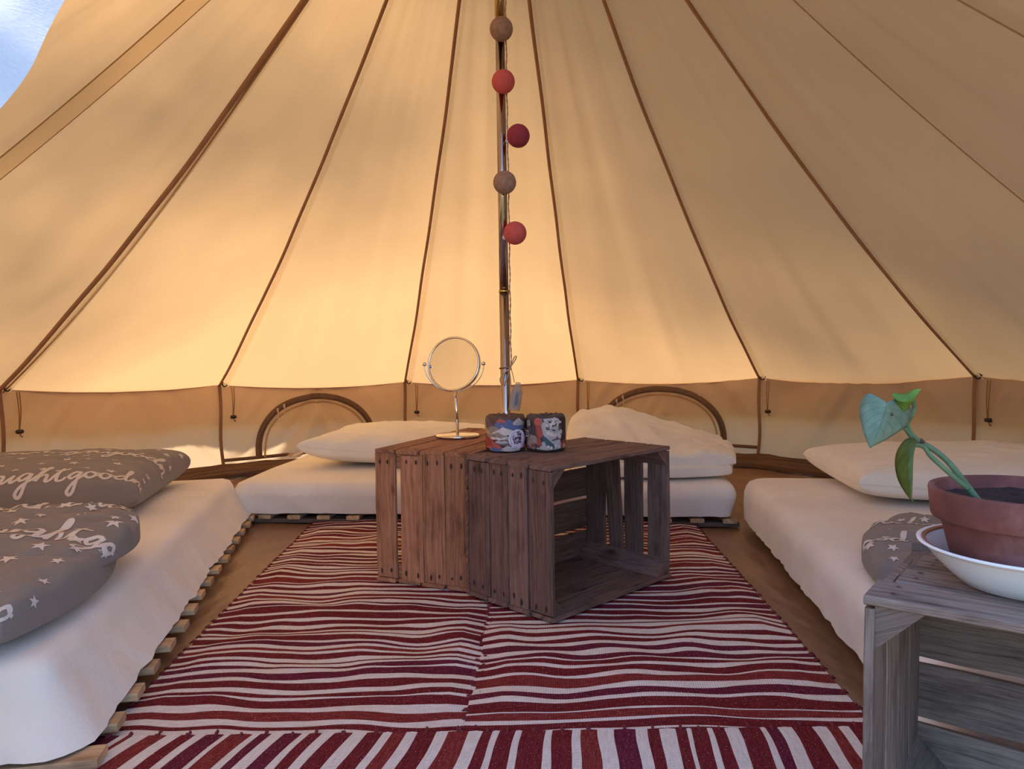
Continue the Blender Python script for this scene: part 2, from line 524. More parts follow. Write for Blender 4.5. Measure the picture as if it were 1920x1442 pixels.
for j in range(-7, 7):
    th = seam_th(j)
    out = Vector((sin(th), cos(th), 0))
    flat = j in (-1, 6, -2, -7)
    # dark binding rolled over the roof seam (wide flat felled seams on the sides)
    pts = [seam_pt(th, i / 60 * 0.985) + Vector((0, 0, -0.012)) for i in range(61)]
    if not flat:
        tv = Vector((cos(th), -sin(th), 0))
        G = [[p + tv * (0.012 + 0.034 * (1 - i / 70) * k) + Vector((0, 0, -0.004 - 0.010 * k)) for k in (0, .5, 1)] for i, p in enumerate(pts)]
        MB().grid(G).build('seam_shadow_strip', M['seamshadow'], ceiling, smooth=True)  # added strip imitating the soft shadow band beside the seam
    if flat:
        tv = Vector((cos(th), -sin(th), 0))
        hw = 0.045 if j < 0 else 0.022
        G = [[p + tv * (hw * s) + Vector((0, 0, -0.012 - 0.012 * (1 - abs(s)))) for s in (-1, -.96, -.4, .4, .96, 1)] for p in pts]
        if j in (-1, -2): MB().grid(G).build('seam_band', M['feltband'], ceiling, smooth=True)
        for sd in ((-1, 1) if j in (-1, -2) else (1,)):
            MB().tube([p + tv * hw * sd + Vector((0, 0, -0.012)) for p in pts], 0.0022, 5).build('seam_stitching', M['felled'], ceiling, smooth=True)
    else:
        wv = 0.0075 if j else 0.010
        MB().tube([p + Vector((0.006 * nz(i * .12, j), 0, 0)) for i, p in enumerate(pts)], wv, 8).build('seam_tape', M['seam'], ceiling, smooth=True)
        if j == 0:
            tv = Vector((cos(th), -sin(th), 0))
            MB().tube([p + tv * (0.022 + 0.012 * sin(i * .1)) + Vector((0, 0, -0.004)) for i, p in enumerate(pts[:48])], 0.005, 6).build('seam_tape', M['felled'], ceiling, smooth=True)
    # seam down the wall
    if j in (-5, -4): continue
    root = wall_root(j if j >= 0 else j)
    E = eave_pt(th); tv = Vector((cos(th), -sin(th), 0))
    pw = []
    for i in range(15):
        z = E.z * (1 - i / 14)
        pw.append(Vector((E.x, E.y, z)) - out * (0.012 + 0.012 * sin(i / 14 * pi)) + tv * (0.012 * sin(i * .5 + j) * (i / 14)))
    G = [[p - tv * 0.010, p - out * 0.004, p + tv * 0.010] for p in pw]
    MB().grid(G).build('seam_tape', M['wallseam'], root, smooth=True)
    # ring and strap at the eave
    c = E - out * 0.03 + tv * 0.025 + Vector((0, 0, 0.004))
    ring = [c + (tv * cos(k * 2 * pi / 14) + Vector((0, 0, 1)) * sin(k * 2 * pi / 14)) * 0.014 for k in range(14)]
    rg = MB().tube(ring, 0.0042, 6, closed=True).build('eave_ring', M['blackplastic'], root, smooth=True)
    MB().tube([E - out * 0.012, E - out * 0.024 + tv * 0.012 + Vector((0, 0, .010)), c + Vector((0, 0, .012))], 0.006, 6).build('ring_strap', M['cord'], rg, smooth=True)
    # toggle cord
    ln = (0.18 if j in (1, 2) else 0.19) + 0.03 * nz(j * 3.3, 1)
    t0 = E - out * 0.035 + tv * (0.07 + 0.02 * nz(j * 5.1, 2)); t0.z = E.z - 0.015
    lp = [t0 - tv * 0.006, t0 + Vector((0, 0, -ln * .5)) - tv * 0.005 - out * .01, t0 + Vector((0, 0, -ln)) - tv * .002,
          t0 + Vector((0, 0, -ln * .5)) + tv * 0.005 - out * .008, t0 + tv * 0.007]
    tcord = MB().tube(catmull(lp, 6), 0.0026, 6).build('toggle_cord', M['cord'], root, smooth=True)
    e = t0 + Vector((0, 0, -ln))
    MB().lathe([(0.0, -0.016), (0.008, -0.016), (0.0105, -0.01), (0.0105, 0.01), (0.008, 0.016), (0.0, 0.016)], e, 12,
               Matrix.Rotation(pi / 2, 3, 'Y') @ Matrix.Rotation(th + 0.2 * nz(j, 8), 3, 'X')).build('toggle', M['blackplastic'], tcord, smooth=True)
    MB().tube([e + Vector((0, 0, -.006)), e + Vector((0.004, 0, -.02)), e + tv * 0.012 + Vector((0, 0, -.026))], 0.0035, 6).build('cord_end', M['cord'], tcord, smooth=True)


# zipped window arches on two wall panels
def window(name, j, sc, hw, apex01, base01, lab, left_low):
    root = tag(empty(name, wallpt(j, sc, 0.05)), lab, kind='structure')
    bpy.context.view_layer.update()
    arch = []
    for i in range(49):
        f = -1 + 2 * i / 48
        ang = pi / 2 * f
        s = sc + hw * sin(ang) * (1.0 + 0.06 * (1 - abs(f)))
        z = base01 + (apex01 - base01) * (cos(ang) ** 0.85 if abs(f) < 1 else 0)
        arch.append((s, z))
    def ribbon(curve, wd, nm, mat, ins):
        pts = [wallpt(j, s, z, ins) for s, z in curve]; G = []
        for i, p in enumerate(pts):
            tg = (pts[min(i + 1, len(pts) - 1)] - pts[max(i - 1, 0)]).normalized()
            thm = (seam_th(j) + seam_th(j + 1)) / 2; nn = Vector((-sin(thm), -cos(thm), 0))
            sd = tg.cross(nn).normalized()
            G.append([p - sd * wd, p - sd * wd * .5 + nn * .003, p + sd * wd * .5 + nn * .003, p + sd * wd])
        return MB().grid(G).build(nm, mat, root, smooth=True)
    zt = ribbon(arch, 0.019, 'zip_tape', M['zip'], 0.012)
    ribbon([(sc + (s - sc) * .985, base01 + (z - base01) * .975) for s, z in arch], 0.0035, 'zip_teeth', M['zipteeth'], 0.020)
    inner = [(sc + (s - sc) * .90, base01 + (z - base01) * .90) for s, z in arch]
    ribbon(inner, 0.006, 'zip_guard', M['felled'], 0.010)
    ribbon([(0.0, left_low), (0.25, left_low + 0.01), (0.5, left_low + 0.03), (0.75, left_low + 0.02), (1.0, left_low)], 0.010, 'lower_zip_tape', M['zip'], 0.014)
    for k in (13, 15):
        s, z = arch[k]
        p = wallpt(j, s, z, 0.03)
        q = MB().box(p, 0.012, 0.008, 0.022)
        q.box(p + Vector((0.004, -0.006, -0.026)), 0.007, 0.004, 0.034)
        q.box(p + Vector((0.004, -0.006, -0.047)), 0.011, 0.005, 0.012)
        q.build('zip_pull', M['beigeplastic'], root)
    return root


window('window_1', 1, 0.500, 0.315, 0.87, 0.19, 'arched zipped vent window behind the left white pillow', 0.185)
window('window_2', 3, 0.47, 0.345, 0.90, 0.22, 'arched zipped vent window behind the white duvet', 0.22)

# folded groundsheet edge along the wall foot
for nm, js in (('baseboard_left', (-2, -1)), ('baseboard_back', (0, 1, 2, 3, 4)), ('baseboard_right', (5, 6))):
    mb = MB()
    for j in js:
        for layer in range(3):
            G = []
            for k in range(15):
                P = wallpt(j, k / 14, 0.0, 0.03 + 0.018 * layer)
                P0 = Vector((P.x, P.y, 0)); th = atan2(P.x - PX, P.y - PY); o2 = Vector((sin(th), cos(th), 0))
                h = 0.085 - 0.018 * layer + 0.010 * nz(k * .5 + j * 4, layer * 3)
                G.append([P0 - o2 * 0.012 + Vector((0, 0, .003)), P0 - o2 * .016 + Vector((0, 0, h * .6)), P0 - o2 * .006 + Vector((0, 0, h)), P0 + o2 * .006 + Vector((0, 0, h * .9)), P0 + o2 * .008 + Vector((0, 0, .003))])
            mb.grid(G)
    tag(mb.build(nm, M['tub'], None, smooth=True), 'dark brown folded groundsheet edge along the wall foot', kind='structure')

# groundsheet floor with soft wrinkles
G = []
for i in range(0, 61):
    r = 2.60 * (i / 60) ** 0.9
    G.append([])
    for k in range(121):
        th = 2 * pi * k / 120
        x, y = PX + r * sin(th), PY + r * cos(th)
        zz = 0.0035 * nz(x * 5, y * 3) + 0.003 * abs(nz(x * 9 + 3, y * 12))
        G[-1].append(Vector((x, y, zz - 0.0035)))
tag(MB().grid(G).build('floor', M['floor'], None, smooth=True), 'brown vinyl groundsheet floor of the tent', kind='structure')
lw = MB(); lw.lathe([(2.55, -0.02), (6, -0.02), (40, -0.02)], (PX, PY, 0), 64)
lw.f = lw.f[:-2]; lw.mi = lw.mi[:-2]
tag(lw.build('lawn', M['lawn']), 'grass around the tent', kind='structure')

# trees standing outside on the sunny side; their crowns dapple the canvas
def tree(base, clusters, label, seed):
    rnd = random.Random(seed)
    root = tag(empty('tree', base), label, 'tree', group=None)
    bpy.context.view_layer.update()
    b = Vector(base); mb = MB()
    cx = sum((Vector(c[:3]) for c in clusters), Vector()) / len(clusters)
    mid = b.lerp(Vector((cx.x, cx.y, cx.z * .5)), .45); mid.z = cx.z * .5
    mb.tube(catmull([b, b.lerp(mid, .5) + Vector((.1, .05, 0)), mid], 5), [0.17 - 0.009 * i for i in range(11)], 8)
    for c in clusters:
        mb.tube([mid, mid.lerp(Vector(c[:3]), .5) + Vector((0, 0, .15)), Vector(c[:3])], [0.035, 0.02, 0.008], 6)
    mb.build('trunk', M['bark'], root, smooth=True)
    lv = MB()
    for (x, y, z, r, nl) in clusters:
        for _ in range(nl):
            d = Vector((rnd.gauss(0, 1), rnd.gauss(0, 1), rnd.gauss(0, .8))).normalized() * r * rnd.random() ** .45
            p = Vector((x, y, z)) + d
            q = Matrix.Rotation(rnd.random() * 6.28, 3, 'Z') @ Matrix.Rotation(rnd.uniform(-.9, .9), 3, 'X')
            sz = rnd.uniform(.06, .12)
            lv.add([p + q @ Vector(v) * sz for v in ((-.1, -1, 0), (.55, -.2, .1), (0, 1.1, 0), (-.55, -.2, .1))], [(0, 1, 2, 3)])
    tag(lv.build('foliage', M['leafgreen'], root), kind='stuff')
    return root


def up(p, s): return Vector(p) + SUN_DIR * s


def cl(p, s, r, nl):
    q = up(p, s); return (q.x, q.y, q.z, r, nl)


tree((-7.6, 4.4, 0), [cl((-1.7, 2.2, 1.2), 7.0, .85, 190), cl((-1.15, 3.2, 1.5), 7.8, .5, 40), cl((-2.0, 3.0, 0.9), 7.4, .45, 40), cl((-1.1, 2.5, 1.8), 6.6, .8, 130),
                      cl((1.7, 2.6, 1.1), 8.6, .9, 420), cl((0.9, 2.3, 1.9), 8.4, .7, 330), cl((1.1, 1.4, 1.5), 8.2, .9, 260), cl((0.6, 2.9, 1.9), 8.0, .6, 80),
                      cl((-0.65, 3.55, 1.5), 7.4, .45, 40), cl((0.75, 3.9, 1.3), 7.8, .6, 70), cl((1.3, 3.7, 1.2), 8.2, .75, 150), cl((0.1, 3.2, 1.9), 7.4, .7, 70), cl((-0.6, 3.2, 1.8), 7.2, .6, 45)],
     'leafy tree outside the tent on its left side', 3)


# white curtain tied back at the doorway, upper left
Ec = catmull([(-0.34, 0.66, 1.12), (-0.295, 0.50, 0.97), (-0.264, 0.42, 0.905), (-0.246, 0.36, 0.860), (-0.233, 0.32, 0.833), (-0.214, 0.27, 0.793), (-0.23, 0.16, 0.70), (-0.30, 0.04, 0.58)], 6)
Ac = catmull([(-0.47, 0.56, 1.10), (-0.49, 0.45, 1.08), (-0.50, 0.40, 1.06), (-0.52, 0.28, 1.02), (-0.53, 0.2, 0.98), (-0.54, 0.10, 0.9), (-0.55, 0.02, 0.76), (-0.55, -0.06, 0.58)], 6)
G = []
for i, (e, a_) in enumerate(zip(Ec, Ac)):
    row = []
    for k in range(17):
        s = k / 16; P = e.lerp(a_, s)
        P += Vector((0.3, -1, 0.2)) * (0.012 * sin(s * 14 + i * .05) * min(1, 4 * s))
        row.append(P)
    G.append(row)
curt = MB().grid(G).build('door_curtain', M['white_flap'], None, smooth=True)
tag(curt, 'white cloth curtain edge in the top left corner', 'curtain')

# ------------------------------------------------------------------ rugs
def rug(name, corners, stripe_axis_len, seedv, label, z0, ripple=0.006, tuft_sides=(True, True), along_waves=1.0, period=0.048):
    """corners: near-left, near-right, far-right, far-left; stripes run from left to right side"""
    rnd = random.Random(seedv)
    calm = [(-.14, 2.58, .42), (.19, 2.30, .36), (.76, .93, .36)]
    nl_, nr_, fr_, fl_ = [Vector((*c, 0)) for c in corners]
    length = ((fl_ - nl_).length + (fr_ - nr_).length) / 2
    width = ((nr_ - nl_).length + (fr_ - fl_).length) / 2
    bnd = [0.0]; kinds = []; red = True
    while bnd[-1] < length:
        wd = rnd.uniform(.55, 1.35) * period * (0.60 if red else 0.40)
        if rnd.random() < .12: wd *= .45
        kinds.append(rnd.choice([1, 1, 2, 3]) if red else 0)
        bnd.append(bnd[-1] + wd); red = not red
    sc_ = length / bnd[-1]; bnd = [b * sc_ for b in bnd]
    NXr = max(24, int(width / 0.022))
    curves = []
    for q, b in enumerate(bnd):
        cv = []
        for i in range(NXr + 1):
            x = i / NXr * width
            d = 0.020 * along_waves * nz(x * 3.4 + seedv, b * 2.2) + 0.016 * along_waves * nz(x * 7.5 + seedv, b * 4.5) + 0.011 * along_waves * nz(x * 4.2, q * 1.7 + seedv * 3)
            fade = min(1, b / .03, (length - b) / .03)
            cv.append(b + d * max(0, fade))
        if curves: cv = [max(c, p + 0.003) for c, p in zip(cv, curves[-1])]
        curves.append(cv)
    def pos(u, v, q=0):
        v = min(v, length)
        P = nl_.lerp(fl_, v / length).lerp(nr_.lerp(fr_, v / length), u)
        x, y = P.x, P.y
        rz = nz(x * 5.5 + y * 1.2 + seedv, y * 6.5 - x * 1.5) * .75 + nz(x * 11 + seedv, y * 13) * .30
        ez = min(1, u * 12, (1 - u) * 12) * .8 + .2
        cm = 1.0
        for (qx, qy, qr) in calm:
            dd = sqrt((x - qx) ** 2 + (y - qy) ** 2) / qr
            cm = min(cm, max(0.12, min(1, (dd - .8) / .35)))
        if z0 < .015: cm *= max(.1, min(1, (y - 1.42) / .12))         # pressed flat under the cross rug
        P.z = z0 + ripple * (0.85 + 1.25 * rz * cm) * ez * (.35 + .65 * cm)
        return P
    mb = MB(); uvs = []
    for q in range(len(bnd) - 1):
        for sub in range(2):
            f0, f1 = sub / 2, (sub + 1) / 2
            G = [[], []]
            for i in range(NXr + 1):
                a_, b_ = curves[q][i], curves[q + 1][i]
                hump = 0.0012
                G[0].append(pos(i / NXr, a_ + (b_ - a_) * f0) + Vector((0, 0, hump if sub else 0)))
                G[1].append(pos(i / NXr, a_ + (b_ - a_) * f1) + Vector((0, 0, 0 if sub else hump)))
            cq, cq1 = curves[q], curves[q + 1]
            mb.grid(G, kinds[q], uvf=lambda i, j, cq=cq, cq1=cq1, f0=f0, f1=f1: (j / NXr * width, cq[j] + (cq1[j] - cq[j]) * (f1 if i else f0)))
    # underside skirt so that the rug has thickness
    rim = [pos(i / NXr, 0) for i in range(NXr + 1)] + [pos(1, v) for v in bnd] + [pos(1 - i / NXr, length) for i in range(NXr + 1)] + [pos(0, v) for v in bnd[::-1]]
    mb.grid([[p, Vector((p.x, p.y, z0 - 0.0035))] for p in rim], 0, closed_u=True)
    r = mb.build(name, [M['rug_white'], M['rug_red1'], M['rug_red2'], M['rug_red3']], None, smooth=False, merge=0.00005, recalc=False)
    for p in r.data.polygons: p.use_smooth = True
    tag(r, label, 'rug', 'striped rag rugs')
    tf = MB()
    for sd, on in zip((0, 1), tuft_sides):
        if not on: continue
        for q in range(len(bnd) - 1):
            if kinds[q] == 0: continue
            c = pos(sd, (curves[q][-sd] + curves[q + 1][-sd]) / 2)
            dirx = (nr_ - nl_).normalized() * (1 if sd else -1)
            rr = (bnd[q + 1] - bnd[q]) * .32
            for _ in range(2):
                o2 = Vector((rnd.uniform(-.2, .2) * rr, rnd.uniform(-.8, .8) * rr, 0))
                tf.tube([c + o2 - dirx * .006, c + o2 + dirx * .002 + Vector((0, 0, .003)), c + o2 + dirx * rnd.uniform(.005, .010) + Vector((0, 0, -.002))], [.0026, .0032, .0015], 5)
    if tf.v: tag(tf.build('edge_tuft', M['roottop'], r, smooth=True), kind='stuff')
    return r


rug('striped_rug', [(-0.805, 1.33), (-0.085, 1.33), (-0.03, 3.262), (-0.861, 3.262)], None, 11,
    'red and cream striped rag rug on the left, under the brown crate', 0.0045, 0.0125)
rug('striped_rug', [(-0.108, 1.33), (0.69, 1.33), (0.747, 3.166), (-0.02, 3.18)], None, 23,
    'red and cream striped rag rug on the right, under the open dark crate', 0.0075, 0.0125)
# cross rug at the front: stripes run towards the camera
rug('striped_rug', [(1.02, 0.80), (1.02, 1.395), (-0.80, 1.395), (-0.98, 0.80)], None, 31,
    'striped rag rug lying crosswise nearest the camera, stripes pointing away', 0.0145, 0.007, (True, True), 0.45, 0.058)

# ------------------------------------------------------------------ beds
def rot2(v, a): return Vector((v.x * cos(a) - v.y * sin(a), v.x * sin(a) + v.y * cos(a), v.z))


def mattress(name, corner, ldir, wdir, Ln, Wd, zb, zt, hem_off, label, seedv, rad=0.09, hem_z=0.02, foldamp=1.0, corner_drop=0.0):
    """corner: top corner point; ldir/wdir unit vectors along length and width"""
    ld, wdv = Vector((ldir[0], ldir[1], 0)).normalized(), Vector((wdir[0], wdir[1], 0)).normalized()
    c = Vector((corner[0], corner[1], 0)) + ld * Ln / 2 + wdv * Wd / 2
    N = 220
    def perim(k, off, rr):
        hx, hy = Ln / 2 + off, Wd / 2 + off
        rr = max(0.012, rr)
        segs = [2 * (hy - rr), pi / 2 * rr, 2 * (hx - rr), pi / 2 * rr] * 2
        tot = sum(segs); s = k / N * tot
        cs = [(hx, hy - rr, -pi / 2)]
        # walk: start at (hx,-hy+rr) going +y
        x, y, a = hx, -hy + rr, pi / 2
        for i, L_ in enumerate(segs):
            straight = i % 2 == 0
            if s <= L_:
                if straight: return Vector((x + cos(a) * s, y + sin(a) * s, 0)), a - pi / 2
                b = s / rr; cx, cy = x + cos(a + pi / 2) * rr, y + sin(a + pi / 2) * rr
                return Vector((cx + cos(a - pi / 2 + b) * rr, cy + sin(a - pi / 2 + b) * rr, 0)), a - pi / 2 + b
            s -= L_
            if straight: x += cos(a) * L_; y += sin(a) * L_
            else:
                cx, cy = x + cos(a + pi / 2) * rr, y + sin(a + pi / 2) * rr
                a += pi / 2; x, y = cx + cos(a - pi / 2) * rr, cy + sin(a - pi / 2) * rr
        return Vector((x, y, 0)), a - pi / 2
    rings = []
    T = zt - zb
    prof = [(-.30, 0.0, 0), (-.16, 0.002, 0), (-.07, 0.0, .1), (-.035, -.005, .2), (-.014, -.014, .4), (-.003, -.032, .6), (0.004, -.055, .8)]
    nside = 7
    for i in range(1, nside + 1):
        f = i / nside
        prof.append((0.004 + hem_off * f ** 1.15, -.055 - (T - .055 - hem_z) * f, 1.0))
    for ri, (off, dz, fold) in enumerate(prof):
        row = []
        for k in range(N):
            P, na = perim(k, off, rad + off if off < 0 else rad + off * .5)
            s = k / N * 60
            fz = max(0, (-dz) / T)
            n2 = Vector((cos(na), sin(na), 0))
            wig = fold * foldamp * (0.009 * nz(s * .9 + fz * 1.5 + seedv, seedv) + 0.005 * nz(s * 2.6 - fz * 2 + seedv, 3.1) + .003 * nz(s * 6 + fz * 3, seedv))
            P += n2 * wig * (0.3 + fz)
            z = zt + dz + 0.004 * nz(P.x * 3 + seedv, P.y * 3) * (1 - fz) + (0.008 * nz(s * .5 + seedv * 2, 7) + .003 * nz(s * 2, 1)) * fz ** 2 * fold
            q = c + ld * P.x + wdv * P.y; q.z = z
            row.append(q)
        rings.append(row)
    mb = MB()
    G = [[rings[r][k] for r in range(len(rings))] for k in range(N)]
    mb.grid(G, closed_u=True)
    # centre of the top
    base = len(mb.v)
    inner = [rings[0][k] for k in range(N)]
    cc = c.copy(); cc.z = zt
    prev = inner
    for f in (.66, .33, 0.02):
        row = []
        for p in inner:
            q = cc.lerp(p, f); q.z = zt + 0.005 * nz(q.x * 3 + seedv, q.y * 3); row.append(q)
        mb.grid([[prev[k], row[k]] for k in range(N)], closed_u=True); prev = row
    mb.add(prev, [tuple(range(N))])
    # bottom
    bot = rings[-1]
    mb.add([p.lerp(Vector((c.x, c.y, p.z)), .25) for p in bot], [tuple(range(N))])
    ob = mb.build(name, M['sheet'], None, smooth=True, merge=0.0004)
    tag(ob, label, 'mattress', 'mattresses around the tent wall')
    return ob


# left bed
LD = Vector((0.193, -0.981, 0)); LW = Vector((-0.981, -0.193, 0))
mattress('mattress', (-1.223, 3.262), LD, LW, 1.98, 0.85, 0.040, 0.20, 0.066,
         'mattress in a white fitted sheet on the left, under the grey bedding', 4.2, rad=0.05, hem_z=0.004, foldamp=1.25)
# back bed
mattress('mattress', (-1.12, 4.217), (0.995, -0.095), (-0.095, -0.995), 2.135, 1.03, 0.040, 0.188, -0.018,
         'mattress in a white fitted sheet along the back wall', 8.7, rad=0.045, hem_z=0.006, foldamp=.8)
# right bed
RD = Vector((-0.12, -0.993, 0)); RW = Vector((0.993, -0.12, 0))
mattress('mattress', (0.945, 3.075), RD, RW, 1.84, 0.88, 0.032, 0.205, 0.0,
         'mattress in a white fitted sheet on the right, behind the plant', 13.1, rad=0.10, hem_z=0.012, foldamp=1.0)


def plank(mb_dims, name, mat, parent, rnd, n=5, jit=0.0012, cham=0.0015):
    """mb_dims: (origin, along, across, thick vectors, L, W, T): board with worn, slightly uneven edges"""
    o, al, ac, tk, Lg, Wd, Tk = mb_dims
    vs, uvs = [], []
    for i in range(n + 1):
        f = i / n
        w0 = rnd.uniform(-jit, jit); w1 = Wd + rnd.uniform(-jit, jit); tz = rnd.uniform(-jit, jit) * .3
        c = cham * (1.8 if i in (0, n) else 1)
        sec = [(w0 + c, 0), (w1 - c, 0), (w1, c), (w1, Tk - c), (w1 - c, Tk), (w0 + c, Tk), (w0, Tk - c), (w0, c)]
        ee = (rnd.uniform(-jit, jit) * 1.5) if i in (0, n) else 0
        for (a, b) in sec:
            vs.append(o + al * (Lg * f + ee) + ac * a + tk * (b + tz)); uvs.append((Lg * f, a + b * .9))
    fs = []
    for i in range(n):
        for k in range(8):
            fs.append((i * 8 + k, i * 8 + (k + 1) % 8, (i + 1) * 8 + (k + 1) % 8, (i + 1) * 8 + k))
    fs += [tuple(range(8))[::-1], tuple(range(n * 8, n * 8 + 8))]
    m = MB(); m.add(vs, fs, 0, uvs)
    return m.build(name, mat, parent)


def bed_base(loc_label, corner, ld, wd, Ln, Wd, n, first, sp, across_over, label, strap_off):
    rnd = random.Random(int(first * 1000) + n)
    ld, wd = ld.normalized(), wd.normalized()
    root = tag(empty('slatted_bed_base', (corner[0], corner[1], 0)), label, 'bed base', 'slatted bed bases under the mattresses')
    bpy.context.view_layer.update()
    c = Vector((corner[0], corner[1], 0))
    for i in range(n):
        o = c + ld * (first + sp * i - .028) - wd * (across_over + rnd.uniform(-.006, .006)) + Vector((0, 0, 0.021))
        plank((o, wd, ld, Vector((0, 0, 1)), Wd, 0.056, 0.017), 'slat', M['slat'], root, rnd, 3, .0006)
    for off in strap_off:
        mb = MB(); p = c + wd * off + Vector((0, 0, .007))
        R = Matrix((ld, wd, Vector((0, 0, 1)))).transposed()
        mb.box(p + ld * (first + sp * (n - 1) / 2) + Vector((0, 0, .005)), sp * (n - 1) + .08, 0.045, 0.017, R)
        mb.build('webbing_strap', M['webbing'], root)
    return root


bed_base('l', (-1.223, 3.262), LD, LW, 1.98, 0.93, 17, 0.10, 0.128, 0.092, 'slatted wooden bed base under the left mattress, slat ends showing', (0.06, .70))
bed_base('b', (-1.15, 4.22), Vector((0.995, -0.095, 0)), Vector((-0.095, -0.995, 0)), 2.165, 0.96, 17, 0.04, 0.131, -0.06, 'slatted wooden bed base under the back mattress', (0.2, .985))
bed_base('r', (0.945, 3.075), RD, RW, 1.84, 0.80, 13, 0.12, 0.131, -0.03, 'slatted wooden bed base under the right mattress, mostly hidden', (0.15, .7))


# ------------------------------------------------------------------ soft bedding
class Surf:
    def __init__(self, G): self.G = G; self.nu = len(G) - 1; self.nv = len(G[0]) - 1
    def at(self, u, v):
        a = max(0, min(self.nu - 1e-6, u * self.nu)); b = max(0, min(self.nv - 1e-6, v * self.nv))
        i, j = int(a), int(b); f, g = a - i, b - j; G = self.G
        return G[i][j].lerp(G[i + 1][j], f).lerp(G[i][j + 1].lerp(G[i + 1][j + 1], f), g)
    def onto(self, u, v, d=0.0012):
        e = 0.012
        p = self.at(u, v)
        n = (self.at(min(1, u + e), v) - self.at(max(0, u - e), v)).cross(self.at(u, min(1, v + e)) - self.at(u, max(0, v - e)))
        if n.length < 1e-12: return p
        return p + n.normalized() * d


def puffy(center, yaw, hx, hy, zb, top, bottom, seedv, pw=0.42, pinch=0.10, wrinkle=0.008, nu=72, nv=60, tilt=(0, 0), hfun=None, flatb=True, ear=0.03, plan=1.0):
    """closed pillow/duvet shell; returns (MB, Surf of upper side)"""
    c = Vector((center[0], center[1], 0))
    T, B = [], []
    for i in range(nu + 1):
        u = -1 + 2 * i / nu; us = sin(u * pi / 2)
        rt, rb = [], []
        for j in range(nv + 1):
            v = -1 + 2 * j / nv; vs = sin(v * pi / 2)
            x = us * (1 - pinch * (1 - vs * vs)) * hx
            y = vs * (1 - pinch * (1 - us * us)) * hy
            if plan < 1.0:                              # rounded corners in plan
                m = max(abs(us), abs(vs)); q = sqrt(us * us + vs * vs)
                k = (m / q) if q > 1e-6 else 1
                k = plan + (1 - plan) * k
                k = 1 + (k - 1) * (m ** 3)
                x *= k; y *= k
            pf = (max(0, cos(u * pi / 2)) * max(0, cos(v * pi / 2))) ** pw
            edgew = (abs(us) ** 8 + abs(vs) ** 8)
            wr = wrinkle * (nz(us * 4 + seedv, vs * 4) + .6 * nz(us * 9 + seedv, vs * 9 + 2)) * (.35 + pf) * min(1, pf * 3)
            rad = wrinkle * 1.2 * nz(atan2(vs, us) * 5 + seedv, seedv) * (us * us + vs * vs) * min(1, pf * 2.5)
            h = hfun(us, vs) if hfun else 1.0
            lift = ear * (us * us * vs * vs)
            zt_ = zb + bottom + lift * 0.5 + (top * h) * pf + wr + rad + tilt[0] * us * pf + tilt[1] * vs * pf
            zb_ = zb + bottom + lift * 0.5 - bottom * pf - (lift * .5 * pf)
            P = rot2(Vector((x, y, 0)), yaw) + c
            rt.append(Vector((P.x, P.y, zt_))); rb.append(Vector((P.x, P.y, zb_)))
        T.append(rt); B.append(rb)
    mb = MB(); mb.grid(T); mb.grid(B, flip=True)
    return mb, Surf(T)


LET = {  # cursive strokes, x height = 1
    'g': ([[(.05, .35), (.45, .95), (.80, .95), (.45, 1.0), (.12, .55), (.35, .12), (.70, .45), (.88, .95), (.80, .1), (.62, -.9), (.35, -1.25), (.18, -.95), (.55, -.35), (1.15, .25)]], 1.1),
    'o': ([[(0, .25), (.25, .85), (.55, 1.0), (.22, .75), (.18, .25), (.5, .0), (.82, .35), (.75, .85), (.5, .95), (.75, .72), (1.1, .75)]], 1.05),
    'd': ([[(0, .3), (.45, .95), (.8, .9), (.45, 1.0), (.12, .5), (.35, .03), (.72, .4), (1.0, 1.5), (1.08, 2.35), (.92, 2.3), (.86, 1.2), (.9, .25), (1.05, .0), (1.35, .3)]], 1.3),
    'n': ([[(0, .3), (.2, .9), (.28, .5), (.25, .02), (.4, .7), (.68, .98), (.8, .6), (.8, .1), (.98, .05), (1.2, .35)]], 1.15),
    'i': ([[(0, .3), (.25, 1.0), (.25, .25), (.38, .02), (.65, .3)]], .62),
    'h': ([[(0, .25), (.5, 1.4), (.72, 2.3), (.52, 2.3), (.32, 1.2), (.22, .02), (.4, .65), (.7, .95), (.85, .6), (.85, .1), (1.0, .02), (1.25, .3)]], 1.2),
    't': ([[(0, .25), (.4, 1.4), (.5, 2.0), (.36, 1.0), (.36, .2), (.55, .02), (.85, .2), (.92, .45)], [(.0, 1.5), (.45, 1.55), (1.0, 1.65)]], 1.05),
    'T': ([[(.1, 1.8), (.7, 1.95), (1.4, 1.9)], [(.8, 1.9), (.7, 1.0), (.5, .0)]], 1.05),
    'e': ([[(0, .35), (.5, .45), (.75, .75), (.45, 1.0), (.15, .5), (.4, .02), (.9, .3)]], .85),
    'G': ([[(1.25, 1.7), (.8, 2.0), (.2, 1.4), (.15, .5), (.6, .0), (1.2, .3), (1.3, .95), (.75, .95)]], 1.45),
    'R': ([[(.2, .0), (.3, 1.0), (.35, 1.95)], [(-.1, 1.6), (.5, 2.05), (1.1, 1.8), (1.0, 1.2), (.4, 1.0), (.8, .5), (1.4, -.1)]], 1.35),
    'l': ([[(0, .3), (.4, 1.3), (.5, 2.1), (.3, 2.1), (.18, 1.0), (.25, .1), (.6, .2)]], .55),
}


def strokes(word, gap=0.0):
    out = []; x = 0
    for ch in word:
        ss, adv = LET[ch]
        for s in ss: out.append([(px_ + x, py_) for px_, py_ in s])
        x += adv + gap
    return out, x


